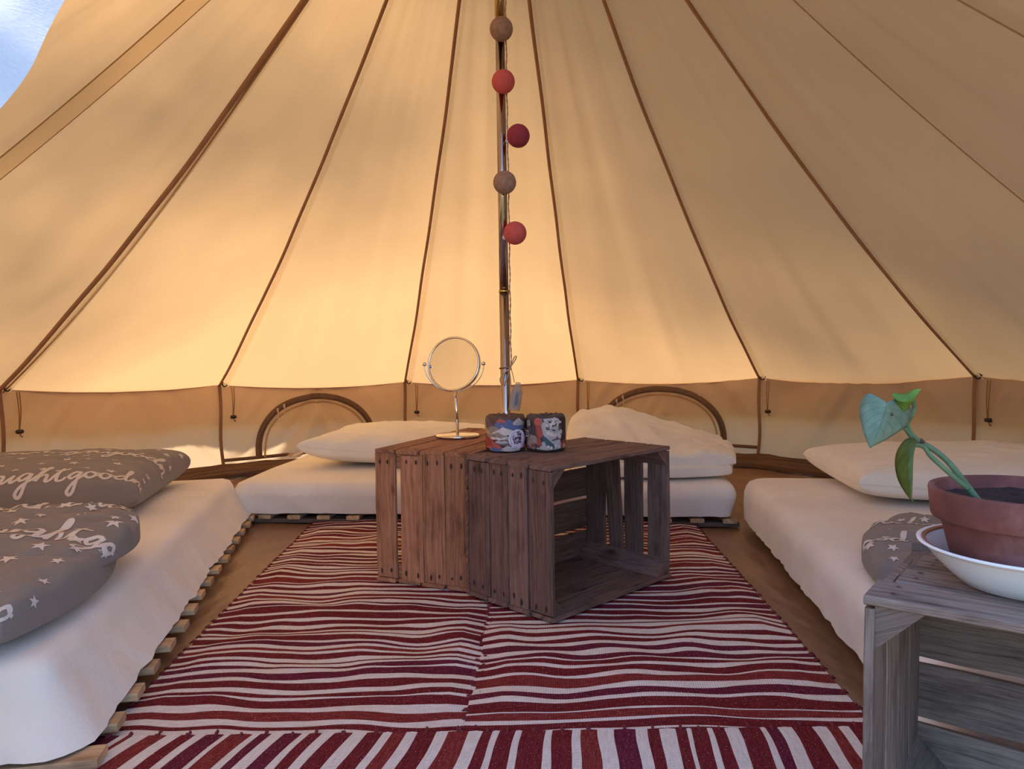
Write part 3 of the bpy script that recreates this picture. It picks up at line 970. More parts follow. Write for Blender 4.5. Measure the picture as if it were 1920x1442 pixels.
def print_stroke(mb, fn, pts, wd, mi=0):
    """flat printed line: pts in print coordinates, fn maps (x,y) -> surface point"""
    P = catmull([(p[0], p[1], 0) for p in pts], 6)
    vs = []
    for i, p in enumerate(P):
        tg = (P[min(i + 1, len(P) - 1)] - P[max(i - 1, 0)]); tg.normalize()
        nn = Vector((-tg.y, tg.x, 0)) * wd / 2
        vs += [fn(*(p - nn).xy), fn(*(p + nn).xy)]
    mb.add(vs, [(2 * i, 2 * i + 2, 2 * i + 3, 2 * i + 1) for i in range(len(P) - 1)], mi)


def print_star(mb, fn, x, y, r, a, mi=0):
    vs = [fn(x, y)]
    for k in range(10):
        rr = r if k % 2 == 0 else r * .42
        vs.append(fn(x + rr * cos(a + k * pi / 5), y + rr * sin(a + k * pi / 5)))
    mb.add(vs, [(0, 1 + k, 1 + (k + 1) % 10) for k in range(10)], mi)


def print_bedding(surf, parent, hx, hy, lines, stars, scale, seedv, clip=.98, d=0.0014, word='goodnight'):
    """lines: list of (x0, y0, x1, wave) text baselines in metres on the flat cloth; stars: (x, y, r)"""
    rnd = random.Random(seedv); mb = MB()
    def table(pts):
        c_ = len(pts) // 2; acc = [0.0] * len(pts)
        for i in range(c_ + 1, len(pts)): acc[i] = acc[i - 1] + (pts[i] - pts[i - 1]).length
        for i in range(c_ - 1, -1, -1): acc[i] = acc[i + 1] - (pts[i + 1] - pts[i]).length
        return acc
    tu = table([surf.G[i][surf.nv // 2] for i in range(surf.nu + 1)])
    tv_ = table([surf.G[surf.nu // 2][j] for j in range(surf.nv + 1)])
    def inv(tb, x):
        if x <= tb[0]: return 0.0
        for i in range(1, len(tb)):
            if x <= tb[i]: return (i - 1 + (x - tb[i - 1]) / max(1e-9, tb[i] - tb[i - 1])) / (len(tb) - 1)
        return 1.0
    def toparam(x, y): return inv(tu, x), inv(tv_, y)
    hu, hv = min(-tu[0], tu[-1]), min(-tv_[0], tv_[-1])
    def fn(x, y):
        u, v = toparam(x, y)
        return surf.onto(u, v, d)
    ok = lambda x, y: tu[0] * clip < x < tu[-1] * clip and tv_[0] * clip < y < tv_[-1] * clip
    for (x0, y0, x1, wav, slope) in lines:
        x = x0
        st, wd_ = strokes(word, -.02)
        while x < x1:
            for s in st:
                pts = []
                for (a, b) in s:
                    X = x + a * scale
                    pts.append((X, y0 + slope * (X - x0) + b * scale + wav * sin(X * 14 + seedv)))
                if all(ok(*p) for p in pts): print_stroke(mb, fn, pts, scale * .24)
            x += wd_ * scale
    for (x, y, r) in stars:
        if ok(x + r, y + r) and ok(x - r, y - r): print_star(mb, fn, x, y, r, rnd.random() * 6)
    return tag(mb.build('print', M['print'], parent, recalc=False), kind='stuff')


def scatter_stars(hx, hy, n, seedv, lines_y=(), avoid=0.03, r=(0.009, 0.016)):
    rnd = random.Random(seedv); out = []
    for _ in range(n * 30):
        x, y = rnd.uniform(-hx, hx), rnd.uniform(-hy, hy)
        if any(abs(y - l) < avoid for l in lines_y): continue
        if any((x - a) ** 2 + (y - b) ** 2 < (hx * .14) ** 2 for a, b, _ in out): continue
        out.append((x, y, rnd.uniform(*r)))
        if len(out) >= n: break
    return out


# grey printed pillow on the left bed
yawL = atan2(LW.y, LW.x) - pi
mb, sf = puffy((-1.70, 2.66), yawL, 0.43, 0.37, 0.200, 0.125, 0.06, 3.3, pw=.46, pinch=.07, wrinkle=.006, ear=0.05)
pil = mb.build('pillow', M['grey'], None, smooth=True, merge=.0003)
tag(pil, 'grey pillow printed with pale stars and script words on the left bed', 'pillow', 'pillows')
print_bedding(sf, pil, .43, .37, [(-.62, -.335, .6, 0.0, 0.01), (-.60, .02, .6, .004, 0.0), (-.6, .36, .6, 0, 0)],
              scatter_stars(.52, .46, 110, 2, (-.31, .045), .06, (.013, .022)), .043, 1)
# white pillow on the back bed
mb, sf = puffy((-0.55, 3.74), -0.08, 0.42, 0.35, 0.190, 0.10, 0.085, 6.1, pw=.62, pinch=.09, wrinkle=.006, ear=0.06)
pil = mb.build('pillow', M['pillow'], None, smooth=True, merge=.0003)
tag(pil, 'plump white pillow on the back bed, left of the mirror', 'pillow', 'pillows')
rim = [sf.G[i][0] for i in range(0, 73)] + [sf.G[72][j] for j in range(1, 61)] + [sf.G[71 - i][60] for i in range(72)] + [sf.G[0][59 - j] for j in range(59)]
MB().tube(rim, 0.0025, 5, closed=True).build('seam', M['pillow'], pil, smooth=True)
# white pillow on the right bed
mb, sf = puffy((1.62, 2.68), -0.12, 0.46, 0.34, 0.205, 0.105, 0.065, 9.4, pw=.52, pinch=.06, wrinkle=.006, ear=0.04)
pil = mb.build('pillow', M['pillow'], None, smooth=True, merge=.0003)
tag(pil, 'white pillow on the right bed, behind the plant', 'pillow', 'pillows')
rim = [sf.G[i][0] for i in range(0, 73)] + [sf.G[72][j] for j in range(1, 61)] + [sf.G[71 - i][60] for i in range(72)] + [sf.G[0][59 - j] for j in range(59)]
MB().tube(rim, 0.0025, 5, closed=True).build('seam', M['pillow'], pil, smooth=True)

# grey duvet folded on the left bed
mb, sf0 = puffy((-1.325, 1.545), yawL, 0.42, 0.37, 0.200, 0.085, 0.055, 21.0, pw=.36, pinch=.0, wrinkle=.011, ear=0, plan=.5)
mb2, sf = puffy((-1.325, 1.70), yawL, 0.415, 0.30, 0.262, 0.075, 0.02, 17.5, pw=.36, pinch=.0, wrinkle=.014, ear=0, plan=.45)
mb.add(mb2.v, mb2.f)
duv = mb.build('duvet', M['grey'], None, smooth=True, merge=.0002)
tag(duv, 'grey duvet printed with stars and script, folded on the left bed', 'duvet', 'duvets')
print_bedding(sf, duv, .415, .30, [(-.45, -.10, .6, .012, -.04), (-.45, .22, .6, .01, -.02)], scatter_stars(.46, .36, 110, 8, (-.08, .24), .045, (.014, .024)), .043, 5)
print_bedding(sf0, duv, .42, .37, [(-.5, -.40, .6, .01, .03)], scatter_stars(.5, .5, 130, 18, (-.38,), .045, (.014, .022)), .043, 6)

# white duvet heaped on the back bed
def hump(us, vs):
    return 0.36 + 0.95 * max(0, min(1, (.92 - us) / 1.35)) ** 1.1 * max(0, min(1, (vs + 1.02) / 1.35)) ** .9
mb, sf0 = puffy((0.63, 3.49), -0.10, 0.375, 0.44, 0.188, 0.05, 0.03, 31.0, pw=.32, pinch=.0, wrinkle=.007, ear=0, plan=.5)
mb2, sf = puffy((0.64, 3.53), -0.10, 0.385, 0.46, 0.225, 0.155, 0.032, 27.5, pw=.36, pinch=.0, wrinkle=.010, ear=0, plan=.55, hfun=hump, nu=90, nv=80)
mb.add(mb2.v, mb2.f)
duv = mb.build('duvet', M['duvet'], None, smooth=True, merge=.0002)
tag(duv, 'white duvet folded and heaped on the right end of the back bed', 'duvet', 'duvets')

# grey duvet on the right bed behind the crate
mb, sf = puffy((1.215, 1.64), -0.55, 0.40, 0.30, 0.203, 0.07, 0.03, 41.0, pw=.32, pinch=.0, wrinkle=.010, ear=0, plan=.5)
duv = mb.build('duvet', M['grey'], None, smooth=True, merge=.0002)
tag(duv, 'grey printed duvet on the right bed, behind the flower pot', 'duvet', 'duvets')
print_bedding(sf, duv, .40, .30, [(-.45, -.16, .5, .02, .1), (-.45, .05, .5, .02, .1), (-.45, .24, .5, .02, .1)], scatter_stars(.45, .36, 90, 28, (.05,), .05, (.012, .018)), .034, 7)


# ------------------------------------------------------------------ crates
def crate(name, F, wdir, side, W, D, H, mat, label, seedv, end_boards, far_boards, top_w, back_h, zbase=0.0, top_off=None, tilt_far=None, lift=0.0, group='wooden fruit crates', post=.048, nail_size=1.0):
    """F: floor corner where the open face meets the near end panel. wdir: along the long side.
    side=+1 puts the depth to the left of wdir, -1 to its right. Open face at depth 0, slatted back at depth D."""
    rnd = random.Random(seedv)
    wv = Vector((*wdir, 0)).normalized(); dv = Vector((-wv.y, wv.x, 0)) * side; zv = Vector((0, 0, 1))
    F = Vector((F[0], F[1], zbase))
    root = tag(empty(name, F), label, 'crate', group)
    bpy.context.view_layer.update()
    P = lambda x, y, z: F + wv * x + dv * y + zv * z
    T = 0.012; nails = MB()
    def nail(p, n_):
        up_ = zv if abs(n_.z) < .5 else wv
        sd = n_.cross(up_).normalized()
        a = rnd.uniform(.0030, .0042); b = rnd.uniform(.0055, .0100); a *= nail_size; b *= nail_size
        nails.add([p + n_ * .0008 + sd * a * cos(k * pi / 4) + up_ * b * sin(k * pi / 4) for k in range(8)] + [p + n_ * .0016], [(k, (k + 1) % 8, 8) for k in range(8)])
    # end panels: upright boards
    for x0, boards, far in ((0, end_boards, False), (W - T, far_boards, True)):
        for bi, (y0, bw) in enumerate(boards):
            sk = 0.0
            al = zv
            if far and tilt_far and bi == tilt_far[0]:
                al = (zv + dv * tilt_far[1]).normalized()
            plank((P(x0, y0, T + rnd.uniform(0, .003)), al, dv, wv, H - 2 * T - rnd.uniform(0, .004), bw, T), 'upright_board', mat, root, rnd, 5, .0014)
            xo = x0 - .0012 if not far else x0 + T + .0012
            for zz in (T + .024, H - T - .026):
                for fy in (.28, .72):
                    nail(P(xo, y0 + bw * fy + rnd.uniform(-.005, .005), zz + rnd.uniform(-.006, .006)), wv * (1 if far else -1))
    # top and bottom boards along the length
    y = 0.0
    for k, bw in enumerate(top_w):
        off = (top_off[k] if top_off else rnd.uniform(-.004, .004))
        plank((P(off, y, H - T), wv, dv, zv, W - off + rnd.uniform(-.003, .003), bw, T), 'top_board', mat, root, rnd, 7, .0014)
        plank((P(rnd.uniform(-.003, .003), y, 0.0), wv, dv, zv, W, bw, T), 'bottom_board', mat, root, rnd, 7, .0014)
        for xx in (.03, W - .03):
            for fy in (.3, .7): nail(P(max(xx, off + .02), y + bw * fy, H + .0012), zv)
        y += bw + (D - sum(top_w)) / max(1, len(top_w) - 1)
    # slatted back
    z = 0.0
    for bh in back_h:
        plank((P(0, D - .001, z), wv, zv, dv, W, bh, T), 'back_slat', mat, root, rnd, 7, .0014)
        z += bh + (H - sum(back_h)) / max(1, len(back_h) - 1)
    # triangular corner posts along the depth
    for (cx, cz, sx_, sz_) in ((T, H - T, 1, -1), (W - T, H - T, -1, -1), (T, T, 1, 1), (W - T, T, -1, 1)):
        tri = [(cx, cz), (cx + sx_ * post, cz), (cx, cz + sz_ * post)]
        vs = [P(a, .006, b) for a, b in tri] + [P(a, D - .004, b) for a, b in tri]
        uv = [(0, 0), (0, post), (0, post * 2), (D, 0), (D, post), (D, post * 2)]
        m = MB(); m.add(vs, [(0, 1, 2), (3, 5, 4), (0, 3, 4, 1), (1, 4, 5, 2), (2, 5, 3, 0)], 0, uv)
        m.build('corner_post', mat, root)
    tag(nails.build('nails', M['nail'], root, recalc=False), kind='stuff')
    return root


crate('fruit_crate', (-0.437, 2.345), (0.404, 0.915), -1, 0.64, 0.330, 0.420, M['crateA'],
      'brown wooden crate on the striped rug carrying the mirror', 101,
      [(0.0, .074), (0.092, .079), (0.173, .076), (0.251, .077)], [(0.0, .078), (0.085, .078), (0.168, .078), (0.25, .078)],
      [.070, .078, .080, .078], [.098, .098, .100, .10], zbase=0.013)
crate('fruit_crate', (0.100, 1.935), (0.716, 0.698), 1, 0.545, 0.337, 0.415, M['crateB'],
      'dark wooden crate lying open towards the camera on the striped rug', 202,
      [(0.002, .083), (0.094, .072), (0.169, .072), (0.244, .09)], [(0.0, .078), (0.100, .070), (0.176, .056), (0.253, .08)],
      [.080, .079, .080, .081], [.096, .096, .096, .092], zbase=0.019, tilt_far=(2, .055))
crate('fruit_crate', (0.460, 0.968), (cos(radians(-38)), sin(radians(-38))), 1, 0.53, 0.335, 0.398, M['crateC'],
      'weathered grey wooden crate nearest the camera carrying the plant', 303,
      [(0.0, .080), (0.086, .080), (0.170, .080), (0.253, .082)], [(0.0, .080), (0.086, .080), (0.170, .080), (0.253, .082)],
      [.086, .078, .078, .078], [.090, .092, .092, .09], zbase=0.0185, top_off=[0.0, .022, .03, .038], post=.060, nail_size=.5)

# ------------------------------------------------------------------ centre pole and what hangs on it
pole = tag(empty('tent_pole', (PX, PY, 0.0)), 'shiny steel centre pole of the tent standing behind the crates', 'pole')
bpy.context.view_layer.update()
lean = Vector((-0.004, 0, 0))
def pp(z): return Vector((PX, PY, z)) + lean * (z / 1.8)
MB().tube([pp(0.0), pp(.45), pp(.929)], .0160, 24).build('lower_section', M['polesteel'], pole, smooth=True)
MB().tube([pp(.905), pp(1.3), pp(1.763)], .0150, 24).build('middle_section', M['polesteel'], pole, smooth=True)
MB().tube([pp(1.74), pp(2.2), pp(2.752)], .0160, 24).build('upper_section', M['polebrass'], pole, smooth=True)
for z in (.929, 1.763):
    MB().lathe([(.0155, -.004), (.0172, -.004), (.0172, .004), (.0155, .004)], pp(z), 24, closed_prof=True).build('joint_ring', M['polebrass'], pole, smooth=True)
MB().lathe([(0.0, .002), (.045, .002), (.045, .008), (.02, .016), (.02, .03), (0, .03)], (PX, PY, 0), 24).build('pole_foot', M['blackplastic'], pole)

sg = tag(empty('string_light', (PX + .02, PY, .6)), 'string light of five cotton balls hanging down the steel pole', 'string light')
bpy.context.view_layer.update()
balls = [(-.019, 2.392, 1.744, 'taupe'), (-.015, 2.392, 1.582, 'coral'), (.030, 2.40, 1.416, 'burgundy'), (-.015, 2.392, 1.269, 'taupe'), (.016, 2.392, 1.110, 'coral')]
for x, y, z, cname in balls:
    n_ = 24; G = []
    c = Vector((x, y, z))
    prof = [(.0365 * sin(pi * i / 20), -.0365 * cos(pi * i / 20)) for i in range(21)]
    prof[0] = (0, prof[0][1]); prof[-1] = (0, prof[-1][1])
    m_ = MB().lathe(prof, c, 28)
    for k, v in enumerate(m_.v):
        d = v - c; m_.v[k] = c + d * (1 + .012 * nz(d.x * 90 + z * 9, d.y * 90, d.z * 90))
    bl = m_.build('cotton_ball', M[cname], sg, smooth=True, merge=.0001)
    tag(bl, cname + ' cotton ball')
    MB().lathe([(.007, -.006), (.007, .006)], c + Vector((.012 if x < 0 else -.034, .030 if x < 0 else .012, -.012)), 10, Matrix.Rotation(pi / 2, 3, 'X')).build('bulb_cap', M['carton'], bl)
wire = [pp(2.45) + Vector((.019, 0, 0))]
for i in range(60):
    z = 2.4 - 1.72 * i / 59
    wire.append(pp(z) + Vector((.0195 + .0012 * sin(i * 2.1), -.002 + .0015 * cos(i * 2.1), 0)))
wa, wb = [], []
for i, p in enumerate(catmull(wire, 5)):
    wa.append(p + Vector((cos(i * .9), sin(i * .9), 0)) * .0013); wb.append(p - Vector((cos(i * .9), sin(i * .9), 0)) * .0013)
wa += [Vector((.004, 2.41, .655)), Vector((.008, 2.405, .635))]
MB().tube(wa, .0013, 5).tube(wb, .0013, 5).build('cable', M['cable'], sg, smooth=True)
# battery box in a small clear bag
bc = Vector((.013, 2.400, .590)); Rb = Matrix.Rotation(.16, 3, 'Y') @ Matrix.Rotation(.35, 3, 'Z')
bb = MB().box(bc + Rb @ Vector((0, 0, -.008)), .022, .014, .052, Rb).build('battery_box', M['battery'], sg)
MB().box(bc + Rb @ Vector((-.001, -.0078, -.008)), .019, .0015, .048, Rb).build('box_label', M['carton'], bb)
MB().box(bc + Rb @ Vector((-.001, -.0090, -.007)), .012, .001, .042, Rb).build('label_print', M['bluelabel'], bb)
G = []
for i in range(9):
    z = -.046 + .092 * i / 8
    wq = .019 if i < 6 else .019 - .004 * (i - 5); dq = .011 if i < 6 else .011 - .003 * (i - 5)
    G.append([bc + Rb @ Vector((wq * cos(a) * 1.05 * (1 + .05 * nz(i, a)), -dq * sin(a), z)) for a in [k * 2 * pi / 16 for k in range(17)]])
MB().grid(G).build('plastic_bag', M['bag'], sg, smooth=True)

# twine bow tied round the pole
tw = tag(empty('twine', (PX, PY - .018, .68)), 'jute twine tied in a bow round the steel pole', 'twine')
bpy.context.view_layer.update()
zt_ = .672; kn = pp(zt_) + Vector((.012, -.021, .004))
loop = [pp(zt_ + .008) + Vector((.0185 * cos(a), .0185 * sin(a), -.004 * sin(a))) for a in [k * 2 * pi / 20 for k in range(20)]]
MB().tube(loop, .0017, 6, closed=True).build('wrap', M['twine'], tw, smooth=True)
l1 = [kn, kn + Vector((-.014, -.004, -.010)), kn + Vector((-.028, -.006, -.026)), kn + Vector((-.026, -.006, -.043)), kn + Vector((-.014, -.007, -.042)), kn + Vector((-.004, -.006, -.022)), kn + Vector((.001, -.003, 0))]
l2 = [kn, kn + Vector((.008, -.004, .012)), kn + Vector((.020, -.005, .030)), kn + Vector((.025, -.005, .042)), kn + Vector((.018, -.006, .040)), kn + Vector((.010, -.005, .022)), kn + Vector((.0, -.002, .002))]
MB().tube(catmull(l1, 8), .0019, 6).tube(catmull(l2, 8), .0019, 6).build('bow_loop', M['twine'], tw, smooth=True)
MB().tube(catmull([kn + Vector((-.006, -.003, -.004)), kn + Vector((0, -.007, 0)), kn + Vector((.008, -.003, .003))], 5), .0035, 8).build('knot', M['twine'], tw, smooth=True)
MB().tube(catmull([kn, kn + Vector((.004, -.004, -.02)), kn + Vector((.006, -.002, -.05))], 6), .0014, 6).build('loose_end', M['twine'], tw, smooth=True)

# ------------------------------------------------------------------ table mirror on the left crate
mz = 0.4345
mc = Vector((-0.194, 2.625, mz))
mir = tag(empty('table_mirror', mc), 'round chrome table mirror on a stand on the brown crate', 'mirror')
bpy.context.view_layer.update()
MB().lathe([(0, 0), (.074, 0), (.0765, .003), (.0765, .007), (.073, .010), (.02, .012), (.008, .013), (0, .013)], mc, 48).build('base', M['chrome'], mir, smooth=True)
st_top = mc + Vector((-.005, 0, .166))
MB().tube([mc + Vector((0, 0, .01)), st_top], .0055, 14).build('stem', M['chrome'], mir, smooth=True)
gc = mc + Vector((-.009, 0, .257)); rr = .0975
yk = [gc + Vector((-(rr + .007) * cos(a), 0, -(rr + .007) * sin(a) * .93)) for a in [pi * k / 30 for k in range(31)]]
yk = [yk[0] + Vector((0, 0, .008))] + yk + [yk[-1] + Vector((0, 0, .008))]
MB().tube(yk, .0022, 8).build('yoke', M['chrome'], mir, smooth=True)
Rm = Matrix.Rotation(-.30, 3, 'Z') @ Matrix.Rotation(pi / 2 - .20, 3, 'X')     # disc axis (local z) swung to face the camera and up
disc = MB().lathe([(rr - .0075, .0065), (rr - .004, .009), (rr, .007), (rr, -.007), (rr - .004, -.009), (rr - .0075, -.0065)], gc, 64, Rm, closed_prof=True)
disc.build('rim', M['chrome'], mir, smooth=True)
MB().lathe([(0, .0058), (rr - .006, .0058), (rr - .006, -.0058), (0, -.0058)], gc, 64, Rm).build('mirror_glass', M['mirror'], mir)
for sd in (-1, 1):
    MB().lathe([(0, -.006), (.004, -.006), (.006, -.002), (.006, .004), (.003, .008), (0, .008)], gc + Vector((sd * (rr + .005), 0, 0)), 14, Matrix.Rotation(sd * pi / 2, 3, 'Y')).build('pivot_knob', M['chrome'], mir, smooth=True)

# ------------------------------------------------------------------ two wrapped toilet rolls
PAL = {}
def pal(name, rgb):
    if name not in PAL: PAL[name] = simple('wrapper_' + name, L(*rgb), 0.6, mottled=.12, scale=80)
    return PAL[name]
PC = [('brown', (92, 66, 56)), ('blue', (86, 98, 142)), ('grey', (146, 130, 120)), ('white', (206, 192, 190)), ('coral', (176, 84, 74)), ('mauve', (104, 84, 92)),
      ('dark', (52, 44, 46)), ('sand', (190, 150, 112)), ('palegrey', (176, 168, 172)), ('teal', (56, 84, 104)), ('red', (150, 62, 56)), ('sticker', (214, 200, 222)), ('plum', (86, 38, 62)), ('shade', (70, 60, 64))]
PIX = {n: i for i, (n, _) in enumerate(PC)}
PM = [pal(*x) for x in PC]


def roll(name, c, label, base, art, seedv):
    rnd = random.Random(seedv)
    Rr, Hh = .060, .108
    root = tag(empty(name, c), label, 'toilet roll', 'wrapped toilet rolls')
    bpy.context.view_layer.update()
    c = Vector(c)
    n = 96; prof = [(0.006, .012), (.016, .006), (.03, .002), (.048, .0), (.057, .004), (.0598, .014), (.060, .03), (.060, .08), (.0597, .096), (.057, .104), (.050, .108), (.034, .106), (.019, .103), (.015, .092), (.006, .088)]
    def rad(th, z):
        return 1 + .010 * nz(th * 2 + seedv, z * 40) + .006 * nz(th * 7, z * 20 + seedv)
    m = MB(); vs = []
    for (r, z) in prof:
        for k in range(n):
            th = 2 * pi * k / n
            cr = (1 + .05 * nz(th * 5 + seedv, r * 60)) if (z > .1 or z < .005) else rad(th, z)
            zz = z + (0.006 * nz(cos(th) * 5 + seedv, sin(th) * 5, r * 40) if z > .1 else 0)
            vs.append(c + Vector((r * cr * sin(th), -r * cr * cos(th), zz)))
    P = len(prof)
    m.add(vs, [(i * n + k, i * n + (k + 1) % n, (i + 1) * n + (k + 1) % n, (i + 1) * n + k) for i in range(P - 1) for k in range(n)] + [tuple(range(n)), tuple(range((P - 1) * n, P * n))], 0)
    body = m.build('paper_wrapper', PM[PIX[base]], root, smooth=True)
    # printed artwork: shapes in (arc angle in degrees, height 0..1)
    lift = [0.0004]
    def fn(a, z):
        th = radians(a); z = max(.03, min(.965, z))
        r = .060 * rad(th, z * Hh) + .0003 + lift[0]
        if z > .88: r -= .0035 * ((z - .88) / .1) ** 1.5 * 1.3
        if z < .12: r -= .0025 * ((.12 - z) / .12) ** 1.5
        return c + Vector((r * sin(th), -r * cos(th), z * Hh))
    pm = MB()
    def poly(pts, col):
        # fan of small cells so that the print follows the curve
        lift[0] += .00004
        xs = [p[0] for p in pts]; cx = sum(xs) / len(xs); cz = sum(p[1] for p in pts) / len(pts)
        rings = 5; N = len(pts) * 4
        per = []
        for i in range(len(pts)):
            a, b = pts[i], pts[(i + 1) % len(pts)]
            for q in range(4): per.append((a[0] + (b[0] - a[0]) * q / 4, a[1] + (b[1] - a[1]) * q / 4))
        vs = [fn(cx, cz)]
        for r_ in range(1, rings + 1):
            f = r_ / rings
            vs += [fn(cx + (x - cx) * f, cz + (z - cz) * f) for x, z in per]
        fs = [(0, 1 + k, 1 + (k + 1) % N) for k in range(N)]
        for r_ in range(rings - 1):
            o2 = 1 + r_ * N
            fs += [(o2 + k, o2 + N + k, o2 + N + (k + 1) % N, o2 + (k + 1) % N) for k in range(N)]
        pm.add(vs, fs, PIX[col])
    def line(pts, wd, col):
        lift[0] += .00004
        k_ = 57.3 / 60 * 108                   # degrees per height unit, to keep strokes round
        print_stroke(pm, lambda x, y: fn(x * k_, y), [(a / k_, z) for a, z in pts], wd, PIX[col])
    art(poly, line, fn, pm, rnd, lift)
    tag(pm.build('printed_artwork', PM, body, recalc=False), kind='stuff')
    return root


def ridge(poly, a0, a1, base_, tops, col, rnd, rough=.02):
    n_ = len(tops); pts = []
    for i in range(n_):
        pts.append((a0 + (a1 - a0) * i / (n_ - 1), tops[i] + rnd.uniform(-rough, rough)))
    q = [(a1, base_), ((a0 + a1) / 2, base_ - .02), (a0, base_)]
    poly(pts + q, col)


def art_mountain(poly, line, fn, pm, rnd, lift):
    for a in range(-160, 200, 40):            # the pattern runs round the whole roll
        ridge(poly, a, a + 52, .62, [.8, .95, .9, .97, .85], 'brown', rnd)
        ridge(poly, a + 6, a + 44, .40, [.42, .56, .5, .62, .45], 'mauve', rnd)
        ridge(poly, a, a + 40, .05, [.2, .3, .24, .34, .2], 'dark', rnd)
    ridge(poly, -30, 62, .64, [.80, .86, .80, .92, .86, .90, .80, .74], 'blue', rnd, .015)
    ridge(poly, -24, 2, .84, [.86, .95, .90, .86], 'coral', rnd)
    ridge(poly, 22, 64, .76, [.82, .90, .94, .86, .82], 'palegrey', rnd)
    ridge(poly, -85, -30, .66, [.74, .92, .95, .84, .72], 'mauve', rnd)
    ridge(poly, -62, -4, .58, [.62, .70, .73, .69, .60], 'grey', rnd)
    ridge(poly, -46, 44, .50, [.52, .58, .62, .70, .66, .62, .56, .52], 'white', rnd, .012)
    ridge(poly, -66, 10, .40, [.50, .55, .52, .56, .47, .44], 'grey', rnd)
    ridge(poly, -78, -40, .52, [.80, .72, .62, .58, .54], 'sand', rnd)
    ridge(poly, -50, 20, .37, [.40, .43, .41, .44, .40], 'white', rnd, .008)
    ridge(poly, -34, 36, .22, [.26, .36, .30, .38, .33, .36, .28], 'mauve', rnd)
    ridge(poly, -30, 10, .27, [.28, .35, .31, .36, .28], 'palegrey', rnd)
    ridge(poly, -70, -4, .12, [.42, .44, .40, .28, .20, .12], 'coral', rnd, .01)
    ridge(poly, -66, -40, .20, [.40, .46, .38, .34], 'red', rnd)
    ridge(poly, -48, -6, .05, [.10, .17, .13, .10], 'blue', rnd)
    ridge(poly, -14, 46, .05, [.08, .15, .20, .16, .20, .12, .08], 'palegrey', rnd)
    ridge(poly, 40, 80, .12, [.20, .26, .22, .18], 'coral', rnd)
    for k in range(26):                        # ink lines
        a = rnd.uniform(-70, 70); z = rnd.uniform(.1, .9)
        line([(a, z), (a + 5, z - .02), (a + 9, z - .06)], .008, rnd.choice(['dark', 'shade', 'white']))
    # round paper sticker with lettering
    ca, cz, ra = 36, .37, 27.5
    k_ = 57.3 / 60 * 108
    pts = []
    for k in range(32):
        a = 2 * pi * k / 32; w_ = 1 + .02 * (k % 2)
        pts.append((ca + ra * w_ * cos(a), cz + ra / k_ * w_ * sin(a)))
    lift[0] += .0006
    poly(pts, 'sticker')
    lift[0] += .0003
    for a0, a1 in ((100, 215), (-60, 28)):
        line([(ca + ra * .80 * cos(radians(a0 + (a1 - a0) * k / 10)), cz + ra * .80 / k_ * sin(radians(a0 + (a1 - a0) * k / 10))) for k in range(11)], .010, 'plum')
    tilt = radians(8)
    for word, x0, z0, sc in (('The', -3, 9.5, 5.2), ('Good', -15.5, 0.5, 5.6), ('Roll', -15, -12.5, 7.0)):
        st_, wd_ = strokes(word, .0)
        for s in st_:
            q = []
            for (x, y) in s:
                X, Y = x0 + x * sc, z0 + y * sc
                q.append((ca + X * cos(tilt) - Y * sin(tilt), cz + (X * sin(tilt) + Y * cos(tilt)) / k_))
            line(q, .020, 'plum')
    curved_text(pm, fn, 'THE PANDA EDITION', ca, cz, ra * .885, k_, 205, 330, 4.2, 'plum')


def curved_text(pm, fn, txt, ca, cz, rad_, k_, a0, a1, size, col):
    for i, ch in enumerate(txt):
        if ch == ' ': continue
        cu = bpy.data.curves.new('t', 'FONT'); cu.body = ch; cu.align_x = 'CENTER'; cu.size = size
        ob = bpy.data.objects.new('t', cu); COL.objects.link(ob)
        bpy.context.view_layer.update()
        me = ob.to_mesh()
        ang = radians(a0 + (a1 - a0) * (i + .5) / len(txt)); rt = ang + pi / 2
        vs = []
        for v in me.vertices:
            x, y = v.co.x, v.co.y - size * .35
            X = rad_ * cos(ang) + x * cos(rt) - y * sin(rt); Y = rad_ * sin(ang) + x * sin(rt) + y * cos(rt)
            vs.append(fn(ca + X, cz + Y / k_))
        pm.add(vs, [tuple(p.vertices) for p in me.polygons], PIX[col])
        ob.to_mesh_clear(); bpy.data.objects.remove(ob); bpy.data.curves.remove(cu)


